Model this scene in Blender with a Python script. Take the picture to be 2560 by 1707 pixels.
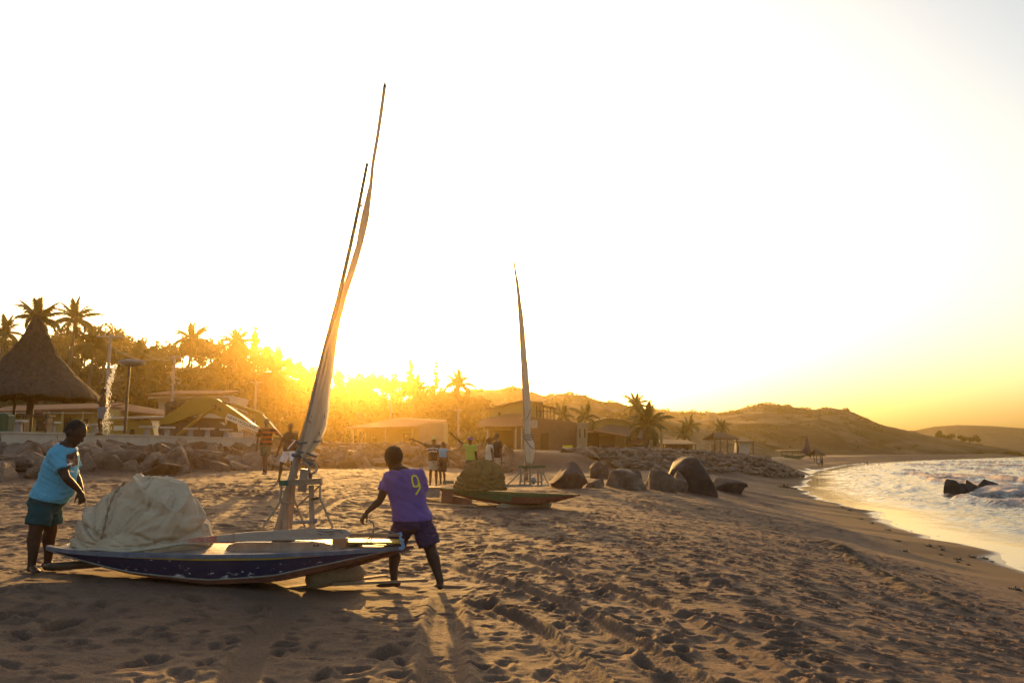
import bpy, bmesh, math, random
import numpy as np
from mathutils import Vector, Matrix, Quaternion
from mathutils.bvhtree import BVHTree

for _o in list(bpy.data.objects):
    bpy.data.objects.remove(_o, do_unlink=True)
SC = bpy.context.scene
COL = SC.collection
R = math.radians

# ------------------------------------------------------------------ camera
CAM_H = 1.45
F_PX = 1991.0                 # focal length in pixels of the 2560 px wide photograph (28 mm)
PITCH = math.atan2(1128 - 853.5, F_PX)
cam_d = bpy.data.cameras.new('camera')
cam = bpy.data.objects.new('camera', cam_d)
COL.objects.link(cam)
cam_d.sensor_width = 36.0
cam_d.lens = 36.0 * F_PX / 2560.0
cam_d.clip_start = 0.1
cam_d.clip_end = 6000
cam.location = (0, 0, CAM_H)
cam.rotation_euler = (math.pi / 2 + PITCH, 0, 0)
SC.camera = cam

# ------------------------------------------------------------------ light
SUN_AZ = R(-11.3)             # from +Y, negative to the left
SUN_EL = R(9.2)
world = bpy.data.worlds.new('World')
SC.world = world
world.use_nodes = True
wn = world.node_tree
wn.nodes.clear()
w_out = wn.nodes.new('ShaderNodeOutputWorld')
w_bg = wn.nodes.new('ShaderNodeBackground')
w_sky = wn.nodes.new('ShaderNodeTexSky')
w_sky.sky_type = 'NISHITA'
w_sky.sun_disc = False
w_sky.sun_elevation = SUN_EL
w_sky.sun_rotation = SUN_AZ
w_sky.air_density = 1.0
w_sky.dust_density = 4.3
w_sky.ozone_density = 0.4
w_bg.inputs['Strength'].default_value = 0.15
wn.links.new(w_sky.outputs[0], w_bg.inputs['Color'])
wn.links.new(w_bg.outputs[0], w_out.inputs['Surface'])

sun_d = bpy.data.lights.new('sun', 'SUN')
sun_d.energy = 5.0
sun_d.angle = R(0.55)
sun_d.color = (1.0, 0.52, 0.13)
sun = bpy.data.objects.new('sun', sun_d)
COL.objects.link(sun)
SUN_DIR = Vector((math.sin(SUN_AZ) * math.cos(SUN_EL), math.cos(SUN_AZ) * math.cos(SUN_EL), math.sin(SUN_EL)))
sun.rotation_euler = SUN_DIR.to_track_quat('Z', 'Y').to_euler()
sun.location = (-60, 300, 60)

SC.view_settings.view_transform = 'Standard'
SC.view_settings.look = 'None'
SC.view_settings.gamma = 1.0
SC.view_settings.use_curve_mapping = False
SC.view_settings.exposure = 1.0
cy = SC.cycles
cy.use_denoising = True
cy.max_bounces = 6
cy.diffuse_bounces = 2
cy.glossy_bounces = 2
cy.transmission_bounces = 3
cy.transparent_max_bounces = 6
cy.volume_bounces = 0
cy.sample_clamp_indirect = 4.0
cy.caustics_reflective = False
cy.caustics_refractive = False

# ------------------------------------------------------------------ coordinates
_cp, _sp = math.cos(PITCH), math.sin(PITCH)
def ray(u, v):
    cx = (u - 1280.0) / F_PX
    cz = (853.5 - v) / F_PX
    return cx, _cp - _sp * cz, _sp + _cp * cz
def P(u, v, d):
    """world point seen at photo pixel (u, v), d metres ahead"""
    x, y, z = ray(u, v)
    t = d / y
    return Vector((x * t, d, CAM_H + z * t))
def XU(u, d):
    """x of a column of the photograph at ground level, d metres ahead"""
    return (u - 1280.0) / F_PX * d * 1.0095 * (1 / 1.0)

# ------------------------------------------------------------------ noise
def _hash(ix, iy, seed=0):
    h = (ix.astype(np.int64) * 374761393 + iy.astype(np.int64) * 668265263 + seed * 1274126177) & 0xFFFFFFFF
    h = ((h ^ (h >> 13)) * 1103515245) & 0xFFFFFFFF
    h = ((h ^ (h >> 16)) * 2246822519) & 0xFFFFFFFF
    h = h ^ (h >> 15)
    return (h & 0xFFFFFF) / float(0x1000000)
def vnoise(x, y, seed=0):
    x = np.asarray(x, float); y = np.asarray(y, float)
    ix = np.floor(x); iy = np.floor(y)
    fx = x - ix; fy = y - iy
    fx = fx * fx * fx * (fx * (fx * 6 - 15) + 10); fy = fy * fy * fy * (fy * (fy * 6 - 15) + 10)
    a = _hash(ix, iy, seed); b = _hash(ix + 1, iy, seed)
    c = _hash(ix, iy + 1, seed); d = _hash(ix + 1, iy + 1, seed)
    return (a + (b - a) * fx) * (1 - fy) + (c + (d - c) * fx) * fy
def fbm(x, y, seed=0, octv=4, gain=0.5):
    s = 0; a = 1; n = 0
    x = np.asarray(x, float); y = np.asarray(y, float)
    for i in range(octv):
        s = s + a * (vnoise(x, y, seed + 17 * i) - 0.5); n += a
        a *= gain; x = x * 2.03 + 5.1; y = y * 2.03 + 9.7
    return s / n * 2
def sstep(a, b, x):
    t = np.clip((np.asarray(x, float) - a) / (b - a), 0, 1)
    return t * t * (3 - 2 * t)

# ------------------------------------------------------------------ materials
def new_mat(name):
    m = bpy.data.materials.new(name)
    m.use_nodes = True
    nt = m.node_tree
    nt.nodes.clear()
    out = nt.nodes.new('ShaderNodeOutputMaterial')
    b = nt.nodes.new('ShaderNodeBsdfPrincipled')
    nt.links.new(b.outputs[0], out.inputs['Surface'])
    return m, nt, b, out
def lin(c):
    return tuple(c) + (1.0,) if len(c) == 3 else tuple(c)
MATS = {}
def mat(name, col, col2=None, rough=0.8, scale=6.0, bump=0.15, bscale=None, stretch=(1, 1, 1), metal=0.0,
        mid=0.5, wid=0.25, spec=0.3, detail=6, trans=0.0, bdist=0.02):
    """general procedural surface: two colours mixed by noise, fine bump"""
    if name in MATS:
        return MATS[name]
    m, nt, b, out = new_mat(name)
    N = nt.nodes.new; L = nt.links.new
    tc = N('ShaderNodeTexCoord')
    mp = N('ShaderNodeMapping'); mp.inputs['Scale'].default_value = stretch
    L(tc.outputs['Object'], mp.inputs['Vector'])
    n1 = N('ShaderNodeTexNoise'); n1.inputs['Scale'].default_value = scale; n1.inputs['Detail'].default_value = detail
    n1.inputs['Roughness'].default_value = 0.62
    L(mp.outputs[0], n1.inputs['Vector'])
    cr = N('ShaderNodeValToRGB')
    cr.color_ramp.elements[0].position = max(0, mid - wid); cr.color_ramp.elements[1].position = min(1, mid + wid)
    cr.color_ramp.elements[0].color = lin(col); cr.color_ramp.elements[1].color = lin(col2 if col2 else tuple(min(1, c * 1.35) for c in col))
    L(n1.outputs['Fac'], cr.inputs['Fac'])
    L(cr.outputs['Color'], b.inputs['Base Color'])
    b.inputs['Roughness'].default_value = rough
    b.inputs['Metallic'].default_value = metal
    b.inputs['Specular IOR Level'].default_value = spec
    if bump > 0:
        n2 = N('ShaderNodeTexNoise'); n2.inputs['Scale'].default_value = bscale or scale * 4
        n2.inputs['Detail'].default_value = 5
        L(mp.outputs[0], n2.inputs['Vector'])
        bp = N('ShaderNodeBump'); bp.inputs['Strength'].default_value = min(1, bump * 3); bp.inputs['Distance'].default_value = bdist
        L(n2.outputs['Fac'], bp.inputs['Height'])
        L(bp.outputs[0], b.inputs['Normal'])
    if trans > 0:
        tr = N('ShaderNodeBsdfTranslucent')
        L(cr.outputs['Color'], tr.inputs['Color'])
        mx = N('ShaderNodeMixShader'); mx.inputs[0].default_value = trans
        L(b.outputs[0], mx.inputs[1]); L(tr.outputs[0], mx.inputs[2])
        L(mx.outputs[0], out.inputs['Surface'])
    MATS[name] = m
    return m

# ------------------------------------------------------------------ mesh helpers
def V3(p):
    return Vector((float(p[0]), float(p[1]), float(p[2])))
class MB:
    def __init__(s):
        s.v = []; s.f = []
    def add(s, vs, fs):
        o = len(s.v)
        s.v += [tuple(p) for p in vs]
        s.f += [tuple(i + o for i in f) for f in fs]
    def box(s, c, size, rot=None, taper=1.0):
        hx, hy, hz = size[0] / 2, size[1] / 2, size[2] / 2
        M = rot if rot is not None else Matrix.Identity(3)
        c = V3(c); vs = []
        for z in (-hz, hz):
            k = taper if z > 0 else 1
            for x, y in ((-hx, -hy), (hx, -hy), (hx, hy), (-hx, hy)):
                vs.append(c + M @ Vector((x * k, y * k, z)))
        s.add(vs, [(3, 2, 1, 0), (4, 5, 6, 7), (0, 1, 5, 4), (1, 2, 6, 5), (2, 3, 7, 6), (3, 0, 4, 7)])
        return s
    def beam(s, a, b, w, h, up=(0, 0, 1), taper=1.0):
        """box between two points"""
        a = V3(a); b = V3(b); d = b - a; L = d.length; d.normalize()
        upv = V3(up)
        if abs(d.dot(upv)) > 0.98:
            upv = Vector((0, 1, 0))
        x = d.cross(upv).normalized(); z = x.cross(d).normalized()
        vs = []
        for p, k in ((a, 1), (b, taper)):
            for sx, sz in ((-1, -1), (1, -1), (1, 1), (-1, 1)):
                vs.append(p + x * sx * w / 2 * k + z * sz * h / 2 * k)
        s.add(vs, [(3, 2, 1, 0), (4, 5, 6, 7), (0, 1, 5, 4), (1, 2, 6, 5), (2, 3, 7, 6), (3, 0, 4, 7)])
        return s
    def tube(s, pts, rad, n=8, cap=True, sq=None):
        pts = [V3(p) for p in pts]
        if not hasattr(rad, '__len__'):
            rad = [rad] * len(pts)
        rings = []
        ref = None
        for i, p in enumerate(pts):
            a = pts[max(0, i - 1)]; b = pts[min(len(pts) - 1, i + 1)]
            d = (b - a).normalized()
            if ref is None:
                ref = Vector((0, 0, 1)) if abs(d.z) < 0.9 else Vector((0, 1, 0))
            x = d.cross(ref).normalized(); y = x.cross(d).normalized()
            ref = y
            r = rad[i]
            kx, ky = (1, 1) if sq is None else sq
            rings.append([p + x * (r * kx * math.cos(2 * math.pi * k / n)) + y * (r * ky * math.sin(2 * math.pi * k / n)) for k in range(n)])
        s.loft(rings, cap)
        return s
    def loft(s, rings, cap=True, closed=True):
        n = len(rings[0]); vs = [p for r in rings for p in r]; fs = []
        for i in range(len(rings) - 1):
            for k in range(n if closed else n - 1):
                k2 = (k + 1) % n
                fs.append((i * n + k, (i + 1) * n + k, (i + 1) * n + k2, i * n + k2))
        if cap and closed:
            fs.append(tuple(range(n))); m = (len(rings) - 1) * n
            fs.append(tuple(m + k for k in reversed(range(n))))
        s.add(vs, fs)
        return s
    def ell(s, c, ax, ay, az, nu=14, nv=9):
        """ellipsoid with three axis vectors"""
        c = V3(c); ax = V3(ax); ay = V3(ay); az = V3(az)
        vs = [c - az]
        for j in range(1, nv):
            t = -math.pi / 2 + math.pi * j / nv
            for k in range(nu):
                a = 2 * math.pi * k / nu
                vs.append(c + ax * (math.cos(t) * math.cos(a)) + ay * (math.cos(t) * math.sin(a)) + az * math.sin(t))
        vs.append(c + az)
        fs = []
        for k in range(nu):
            fs.append((0, 1 + (k + 1) % nu, 1 + k))
        for j in range(nv - 2):
            for k in range(nu):
                a = 1 + j * nu + k; b = 1 + j * nu + (k + 1) % nu
                fs.append((a, b, b + nu, a + nu))
        T = len(vs) - 1; o = 1 + (nv - 2) * nu
        for k in range(nu):
            fs.append((o + k, o + (k + 1) % nu, T))
        s.add(vs, fs)
        return s
    def prism(s, poly, y0, y1):
        """polygon in x,z extruded along y"""
        n = len(poly)
        vs = [(p[0], y0, p[1]) for p in poly] + [(p[0], y1, p[1]) for p in poly]
        fs = [tuple(range(n)), tuple(n + k for k in reversed(range(n)))]
        for k in range(n):
            k2 = (k + 1) % n
            fs.append((k, n + k, n + k2, k2))
        s.add(vs, fs)
        return s
    def mesh(s, name, smooth=False):
        me = bpy.data.meshes.new(name)
        me.from_pydata(s.v, [], s.f)
        me.update()
        if smooth:
            me.polygons.foreach_set('use_smooth', [True] * len(me.polygons))
        return me
    def build(s, name, m, parent=None, smooth=False, fix=True):
        me = s.mesh(name, smooth)
        if fix:
            fix_normals(me)
        return link(name, me, m, parent)
def fix_normals(me):
    bm = bmesh.new(); bm.from_mesh(me)
    bmesh.ops.recalc_face_normals(bm, faces=bm.faces)
    bm.to_mesh(me); bm.free()
def link(name, me, m=None, parent=None):
    o = bpy.data.objects.new(name, me)
    COL.objects.link(o)
    if m is not None and me is not None:
        me.materials.clear(); me.materials.append(m)
    if parent is not None:
        o.parent = parent
        o.matrix_parent_inverse = parent.matrix_basis.inverted()
    return o
def empty(name, loc=(0, 0, 0), rz=0.0):
    o = bpy.data.objects.new(name, None)
    o.empty_display_size = 0.2
    COL.objects.link(o)
    o.location = loc; o.rotation_euler = (0, 0, rz)
    return o
def tag(o, label=None, cat=None, group=None, kind=None):
    if label: o['label'] = label
    if cat: o['category'] = cat
    if group: o['group'] = group
    if kind: o['kind'] = kind
    return o
def thing(name, label, cat, loc=(0, 0, 0), rz=0.0, group=None):
    return tag(empty(name, loc, rz), label, cat, group)
def local(parent, mb, name, m, smooth=False):
    """mesh given in the parent's own frame"""
    me = mb.mesh(name, smooth); fix_normals(me)
    o = bpy.data.objects.new(name, me); COL.objects.link(o)
    me.materials.append(m); o.parent = parent
    return o
def share(parent, me, name, loc=(0, 0, 0), rot=(0, 0, 0), scale=(1, 1, 1)):
    o = bpy.data.objects.new(name, me); COL.objects.link(o)
    o.parent = parent; o.location = loc; o.rotation_euler = rot; o.scale = scale
    return o
def copy_tree(o, parent=None):
    c = o.copy(); COL.objects.link(c); c.parent = parent
    for ch in list(o.children):
        copy_tree(ch, c)
    return c
def grid_mesh(name, X, Y, Z, smooth=True, attrs=None):
    r, c = X.shape
    me = bpy.data.meshes.new(name)
    co = np.stack([X, Y, Z], -1).reshape(-1, 3).astype(np.float32)
    i = np.arange(r * c).reshape(r, c)
    q = np.stack([i[:-1, :-1], i[:-1, 1:], i[1:, 1:], i[1:, :-1]], -1).reshape(-1, 4)
    me.vertices.add(len(co)); me.vertices.foreach_set('co', co.ravel())
    me.loops.add(q.size); me.loops.foreach_set('vertex_index', q.ravel().astype(np.int32))
    me.polygons.add(len(q)); me.polygons.foreach_set('loop_start', (np.arange(len(q)) * 4).astype(np.int32))
    me.polygons.foreach_set('use_smooth', np.ones(len(q), bool))
    me.update(calc_edges=True)
    for k, a in (attrs or {}).items():
        at = me.attributes.new(k, 'FLOAT', 'POINT')
        at.data.foreach_set('value', np.asarray(a, np.float32).ravel())
    return me
def remeshed(mb, name, m, parent=None, voxel=0.012, smooth=4, disp=None):
    me = mb.mesh(name); fix_normals(me)
    t = bpy.data.objects.new('tmp', me); COL.objects.link(t)
    r = t.modifiers.new('r', 'REMESH'); r.mode = 'VOXEL'; r.voxel_size = voxel; r.use_smooth_shade = True
    s = t.modifiers.new('s', 'SMOOTH'); s.factor = 0.5; s.iterations = smooth
    dg = bpy.context.evaluated_depsgraph_get()
    me2 = bpy.data.meshes.new_from_object(t.evaluated_get(dg))
    bpy.data.objects.remove(t); bpy.data.meshes.remove(me)
    if disp is not None:
        co = np.zeros(len(me2.vertices) * 3, np.float32); me2.vertices.foreach_get('co', co); co = co.reshape(-1, 3)
        nn = np.zeros(len(me2.vertices) * 3, np.float32); me2.vertices.foreach_get('normal', nn); nn = nn.reshape(-1, 3)
        me2.vertices.foreach_set('co', (co + nn * disp(co)[:, None]).ravel().astype(np.float32)); me2.update()
    me2.name = name
    me2.polygons.foreach_set('use_smooth', [True] * len(me2.polygons))
    return link(name, me2, m, parent)
def text_mesh(body, size, extrude=0.004):
    cu = bpy.data.curves.new('lettering', 'FONT')
    cu.body = body; cu.size = size; cu.extrude = extrude
    cu.align_x = 'CENTER'; cu.align_y = 'CENTER'
    t = bpy.data.objects.new('tmp', cu); COL.objects.link(t)
    dg = bpy.context.evaluated_depsgraph_get()
    me = bpy.data.meshes.new_from_object(t.evaluated_get(dg))
    bpy.data.objects.remove(t)
    return me
def wobble(pts, n):
    """smooth Catmull-Rom resample of a polyline of points"""
    pts = [V3(p) for p in pts]
    q = [pts[0] * 2 - pts[1]] + pts + [pts[-1] * 2 - pts[-2]]
    out = []
    segs = len(pts) - 1
    for i in range(n + 1):
        t = i / n * segs
        k = min(int(t), segs - 1); f = t - k
        a, b, c, d = q[k], q[k + 1], q[k + 2], q[k + 3]
        out.append(0.5 * ((2 * b) + (c - a) * f + (2 * a - 5 * b + 4 * c - d) * f * f + (3 * b - a - 3 * c + d) * f ** 3))
    return out
# ================================================================== TERRAIN
SEA = -2.05
_SH_Y = np.array([-60, 0, 10, 24, 33, 43, 60, 80, 139, 218, 290, 536, 1400.])
_SH_X = np.array([10, 13, 14, 15.8, 17.5, 20.0, 23.5, 28.8, 51, 92, 141, 344, 1100.])
_pf_s = np.linspace(-80, 60, 1401)
_pf_z = np.interp(_pf_s, [-80, -20, -6, 0, 4, 8, 11, 13.5, 20, 60], [-5, -2.2, -0.55, 0, 0.50, 1.25, 1.80, 2.03, 2.08, 2.12])
_pf_z = np.convolve(np.pad(_pf_z, 12, 'edge'), np.hanning(25) / np.hanning(25).sum(), 'valid')
# top edge of the rock bank: x, y, z, from the promenade towards the dunes
TOP = np.array([(-42, -16, 2.1), (-18, 28, 2.1), (-13.7, 43, 2.1), (-11, 50, 2.05), (-7.7, 55, 1.9), (-0.9, 60, 1.5),
                (3.7, 63, 1.42), (17.9, 85, 1.35), (30, 101, 0.7), (36, 113, -0.5), (50, 145, -1.3), (84, 215, -1.4), (220, 420, -1.4), (880, 1300, -1.4)])
def top_dist(x, y):
    """signed distance to the bank's top line (positive inland) and its height there"""
    best = np.full(np.shape(x), 1e9); sg = np.zeros(np.shape(x)); hz = np.zeros(np.shape(x))
    for a, b in zip(TOP[:-1], TOP[1:]):
        dx, dy = b[0] - a[0], b[1] - a[1]; L2 = dx * dx + dy * dy
        t = np.clip(((x - a[0]) * dx + (y - a[1]) * dy) / L2, 0, 1)
        px = x - a[0] - t * dx; py = y - a[1] - t * dy
        d = np.hypot(px, py)
        c = dx * py - dy * px
        k = d < best
        best = np.where(k, d, best); sg = np.where(k, np.sign(c), sg); hz = np.where(k, a[2] + t * (b[2] - a[2]), hz)
    return best * sg, hz
def shore_s(x, y):
    return np.interp(y, _SH_Y, _SH_X) - x + 1.7 * fbm(np.asarray(y) / 6.0, np.asarray(x) * 0 + 3.3, 5, 3) * sstep(16, 24, y)
def gz_np(x, y):
    x = np.asarray(x, float); y = np.asarray(y, float)
    s = shore_s(x, y)
    b = SEA + np.interp(s, _pf_s, _pf_z)
    b = b + 0.55 * sstep(9, 24, y) * sstep(1, -8, x) + 0.15 * sstep(-1.5, -5, x) * sstep(14, 5, y) + 0.085 * sstep(-1.7, -3.0, x) * sstep(6.0, 7.7, y) * sstep(13, 9.6, y)
    t, hz = top_dist(x, y)
    k = sstep(-5.5, -0.3, t)
    inland = hz + 0.02 * np.clip(t, 0, 60) + 0.05 * np.clip(t - 45, 0, 200) - 0.62 * sstep(1.9, 2.05, hz) * (1 - sstep(-.1, .25, t))
    return b * (1 - k) + np.maximum(b, inland) * k
def gz(x, y):
    return float(gz_np(np.array([x]), np.array([y]))[0])
def G(u, v, it=12):
    """ground point under photo pixel (u, v)"""
    rx, ry, rz = ray(u, v)
    z = 0.0
    for _ in range(it):
        t = (z - CAM_H) / rz
        z = gz(rx * t, ry * t)
    return Vector((rx * t, ry * t, z))

def dimples(x, y, cell, prob, rx, ry, depth, rim, seed, ang=None):
    ix0 = np.floor(x / cell); iy0 = np.floor(y / cell)
    out = np.zeros_like(x)
    for dx in (-1, 0, 1):
        for dy in (-1, 0, 1):
            ix = ix0 + dx; iy = iy0 + dy
            on = _hash(ix, iy, seed) < prob
            px = (ix + _hash(ix, iy, seed + 1)) * cell; py = (iy + _hash(ix, iy, seed + 2)) * cell
            a = _hash(ix, iy, seed + 3) * math.pi if ang is None else ang + (_hash(ix, iy, seed + 3) - .5) * 1.2
            k = 0.6 + 0.8 * _hash(ix, iy, seed + 4)
            ca, sa = np.cos(a), np.sin(a)
            ex = ((x - px) * ca + (y - py) * sa) / (rx * k); ey = (-(x - px) * sa + (y - py) * ca) / (ry * k)
            d = np.sqrt(ex * ex + ey * ey)
            pit = sstep(1.12, .45, d)
            out += np.where(on, k * (-depth * pit + rim * np.exp(-((d - 1.28) / 0.26) ** 2)), 0)
    return out
def seg_field(x, y, pts):
    best = np.full(x.shape, 1e9); al = np.zeros(x.shape); acc = 0.0; sd = np.zeros(x.shape)
    for a, b in zip(pts[:-1], pts[1:]):
        dx, dy = b[0] - a[0], b[1] - a[1]; L = math.hypot(dx, dy)
        t = np.clip(((x - a[0]) * dx + (y - a[1]) * dy) / (L * L), 0, 1)
        px = x - a[0] - t * dx; py = y - a[1] - t * dy
        d = np.hypot(px, py); k = d < best
        best = np.where(k, d, best); al = np.where(k, acc + t * L, al)
        sd = np.where(k, np.sign(dx * py - dy * px) * d, sd)
        acc += L
    return best, al, sd
RUTS = [  # photo pixels along each wheel track, half width, depth, tread
    ([(1118, 1478), (1112, 1560), (1104, 1712), (1096, 1760)], 0.125, 0.040, 1),
    ([(1090, 1398), (1200, 1440), (1400, 1505), (1580, 1600), (1790, 1730)], 0.10, 0.040, 1),
    ([(1270, 1382), (1420, 1432), (1560, 1480), (1650, 1518), (1900, 1650), (2020, 1730)], 0.11, 0.040, 0),
    ([(1110, 1490), (1290, 1545), (1400, 1620), (1530, 1740)], 0.085, 0.036, 1),
    ([(750, 1500), (650, 1600), (580, 1730)], 0.10, 0.018, 1),
    ([(700, 1330), (900, 1240), (1090, 1225)], 0.12, 0.03, 0),
]
def beach_detail(x, y):
    s = shore_s(x, y); t, hz = top_dist(x, y)
    dry = sstep(3.4, 6.5, s + 1.5 * fbm(x / 2, y / 2, 31, 2)) * sstep(3.0, -1.0, t)
    z = np.zeros_like(x)
    near = y < 75
    xn, yn, dn = x[near], y[near], dry[near]
    left = sstep(0.5, -2.5, xn)
    d = 0.04 * fbm(xn / 1.5, yn / 1.0, 1, 3) + 0.016 * fbm(xn / 0.30, yn / 0.20, 2, 3)
    d += 0.012 * left * fbm(xn / 0.24, yn / 0.17, 21, 2)
    dens = 0.55 + 0.9 * np.clip(fbm(xn / 2.2, yn / 2.2, 22, 2) + .25, 0, 1)
    d += dens * dimples(xn, yn, 0.55, 0.34, 0.15, 0.075, 0.060, 0.020, 40)
    d += dens * dimples(xn, yn, 0.30, 0.62, 0.092, 0.05, 0.043, 0.015, 50)
    d += dens * dimples(xn, yn, 0.19, 0.55, 0.062, 0.036, 0.024, 0.008, 60) * (1 - 0.3 * left)
    d += 0.014 * np.abs(fbm(xn / 0.12, yn / 0.085, 23, 3)) * (1.2 - dens * .4)
    bm1 = sstep(.5, 0, np.maximum(np.abs(xn + 2.8) - 2.2, np.abs(yn - 8.7) - .65)); bm2 = sstep(.6, 0, np.maximum(np.abs(xn + .1) - 2.1, np.abs(yn - 21.8) - .8))
    bmk = np.maximum(bm1, bm2)
    d = d * (1 - .75 * bmk) - .015 * bmk
    fade = np.clip(20 / np.maximum(yn, 20), 0.45, 1) ** 0.5
    d *= fade
    for pts, w, dep, tread in RUTS:
        wp = [G(u, v) for u, v in pts]
        wp = [(p.x, p.y) for p in wobble(wp, 24)]
        r, al, sd = seg_field(xn, yn, wp)
        q = r / w
        k = sstep(1.9, 0.9, q)
        prof = -dep * sstep(1.25, 0.75, q) + dep * 0.9 * np.exp(-((q - 1.5) / 0.32) ** 2)
        if tread:
            prof += 0.004 * np.sin(al * 95 + np.sign(sd) * 1.5) * sstep(1.0, 0.8, q) + 0.005 * np.sin(sd / w * 9) * sstep(1.0, .8, q)
        else:
            pass
        prof += dep * (.55 * fbm(xn / .16, yn / .16, 25, 3)) * np.exp(-((q - 1.45) / 0.45) ** 2)
        end = sstep(0, 0.5, al) * (.85 + .4 * fbm(xn / .9, yn / .9, 27, 2))
        d = d * (1 - np.clip(k * 0.9 * end, 0, 1)) + prof * end
    z[near] = d * (0.06 + 0.94 * dn)
    # seaweed berm along the high-water line
    s0 = 7.6 + 0.8 * fbm(y / 3.0, y * 0, 33, 3)
    bm_ = np.exp(-((s - s0) / 0.30) ** 2) * sstep(24, 19, y) * sstep(11, 14, y)
    z += bm_ * np.clip(0.05 + 0.20 * fbm(x / 0.8, y / 1.1, 34, 3), 0, 1) + bm_ * .05 * fbm(x / 0.2, y / 0.2, 35, 3)
    z += dry * 0.10 * fbm(x / 4.0, y / 4.0, 8, 3) * sstep(2, 20, y)
    return z

def build_ground():
    rows = [-60, -40, -26, -16, -9, -4, -1, 1, 2.2, 3.0, 3.6]
    y = 4.0
    while y < 900:
        rows.append(y)
        y += 0.024 if y < 9 else max(0.024, min(0.0034 * (y - 2.0), 1e9)) if y < 70 else 0.012 * y
    rows += [1000, 1300, 1900, 3000]
    ya = np.array(rows)
    nC = 650
    s = np.linspace(-1, 1, nC); s = 0.86 * s + 0.14 * s ** 3
    half = np.where(ya < 4, 14 + np.abs(ya - 4) * 1.2, np.where(ya < 20, 7.5 + (ya - 4) * 0.72, 7.5 + 16 * 0.72 + (ya - 20) * 0.80))
    half = np.where(ya < 4, 10 + np.abs(ya - 4), half)
    X = s[None, :] * half[:, None]; Y = np.repeat(ya[:, None], nC, 1)
    Z = gz_np(X, Y)
    Z = Z + beach_detail(X.ravel(), Y.ravel()).reshape(X.shape)
    S = shore_s(X, Y) + 0.5 * fbm(X / 1.5, Y / 1.5, 71, 3)
    wet = np.clip(1 - sstep(2.2, 4.6, S), 0, 1)
    t, hz = top_dist(X, Y)
    s0 = 7.6 + 0.8 * fbm(Y / 3.0, Y * 0, 33, 3)
    weed = np.exp(-((shore_s(X, Y) - s0) / 0.55) ** 2) * sstep(28, 20, Y) * sstep(9, 13, Y)
    me = grid_mesh('beach', X, Y, Z, attrs={'film': 1 - sstep(.1, .8, S), 'wet': wet, 'weed': weed, 'soil': sstep(2, 8, t)})
    return me

def sand_material():
    m, nt, b, out = new_mat('sand')
    N = nt.nodes.new; L = nt.links.new
    geo = N('ShaderNodeNewGeometry')
    def noise(scale, detail, rough=0.6, st=(1, 1, 1)):
        mp = N('ShaderNodeMapping'); mp.inputs['Scale'].default_value = st
        L(geo.outputs['Position'], mp.inputs['Vector'])
        n = N('ShaderNodeTexNoise'); n.inputs['Scale'].default_value = scale; n.inputs['Detail'].default_value = detail
        n.inputs['Roughness'].default_value = rough; L(mp.outputs[0], n.inputs['Vector'])
        return n
    def attr(a):
        n = N('ShaderNodeAttribute'); n.attribute_name = a
        return n.outputs['Fac']
    def ramp(fac, stops):
        r = N('ShaderNodeValToRGB')
        el = r.color_ramp.elements
        while len(el) < len(stops): el.new(0.5)
        for e, (p, c) in zip(el, stops):
            e.position = p; e.color = lin(c)
        L(fac, r.inputs['Fac']); return r.outputs['Color']
    def mix(f, a, bb, mode='MIX'):
        x = N('ShaderNodeMix'); x.data_type = 'RGBA'; x.blend_type = mode
        if isinstance(f, float): x.inputs[0].default_value = f
        else: L(f, x.inputs[0])
        for sock, val in ((x.inputs[6], a), (x.inputs[7], bb)):
            if isinstance(val, tuple): sock.default_value = lin(val)
            else: L(val, sock)
        return x.outputs[2]
    n1 = noise(0.7, 6)
    c = ramp(n1.outputs['Fac'], [(0.3, (0.112, 0.068, 0.046)), (0.55, (0.152, 0.094, 0.063)), (0.75, (0.198, 0.126, 0.086))])
    n2 = noise(60, 3)
    c = mix(0.35, c, ramp(n2.outputs['Fac'], [(0.35, (0.25, 0.25, 0.25)), (0.6, (1, 1, 1))]), 'MULTIPLY')
    # little dark bits of weed and shell
    n3 = noise(9, 2)
    c = mix(ramp(n3.outputs['Fac'], [(0.66, (0, 0, 0)), (0.72, (0.5, 0.5, 0.5))]), c, (0.16, 0.11, 0.075))
    weed = N('ShaderNodeMath'); weed.operation = 'MULTIPLY'
    L(attr('weed'), weed.inputs[0])
    n4 = noise(3.5, 5); L(n4.outputs['Fac'], weed.inputs[1])
    c = mix(ramp(weed.outputs[0], [(0.3, (0, 0, 0)), (0.52, (0.9, 0.9, 0.9))]), c, (0.075, 0.05, 0.028))
    c = mix(attr('soil'), c, ramp(noise(0.5, 5).outputs['Fac'], [(0.4, (0.13, 0.10, 0.05)), (0.6, (0.30, 0.21, 0.13))]))
    c = mix(attr('wet'), c, (0.085, 0.05, 0.028))
    L(c, b.inputs['Base Color'])
    rr = N('ShaderNodeMapRange'); rr.inputs['To Min'].default_value = 0.88; rr.inputs['To Max'].default_value = 0.22
    L(attr('film'), rr.inputs['Value']); L(rr.outputs[0], b.inputs['Roughness'])
    sp = N('ShaderNodeMapRange'); sp.inputs['To Min'].default_value = 0.15; sp.inputs['To Max'].default_value = 0.28
    L(attr('film'), sp.inputs['Value']); L(sp.outputs[0], b.inputs['Specular IOR Level'])
    bp = N('ShaderNodeBump'); bp.inputs['Distance'].default_value = 0.022
    bs = N('ShaderNodeMapRange'); bs.inputs['To Min'].default_value = 0.75; bs.inputs['To Max'].default_value = 0.1
    L(attr('wet'), bs.inputs['Value']); L(bs.outputs[0], bp.inputs['Strength'])
    nb = noise(14, 7, 0.7); L(nb.outputs['Fac'], bp.inputs['Height']); L(bp.outputs[0], b.inputs['Normal'])
    return m
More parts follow.
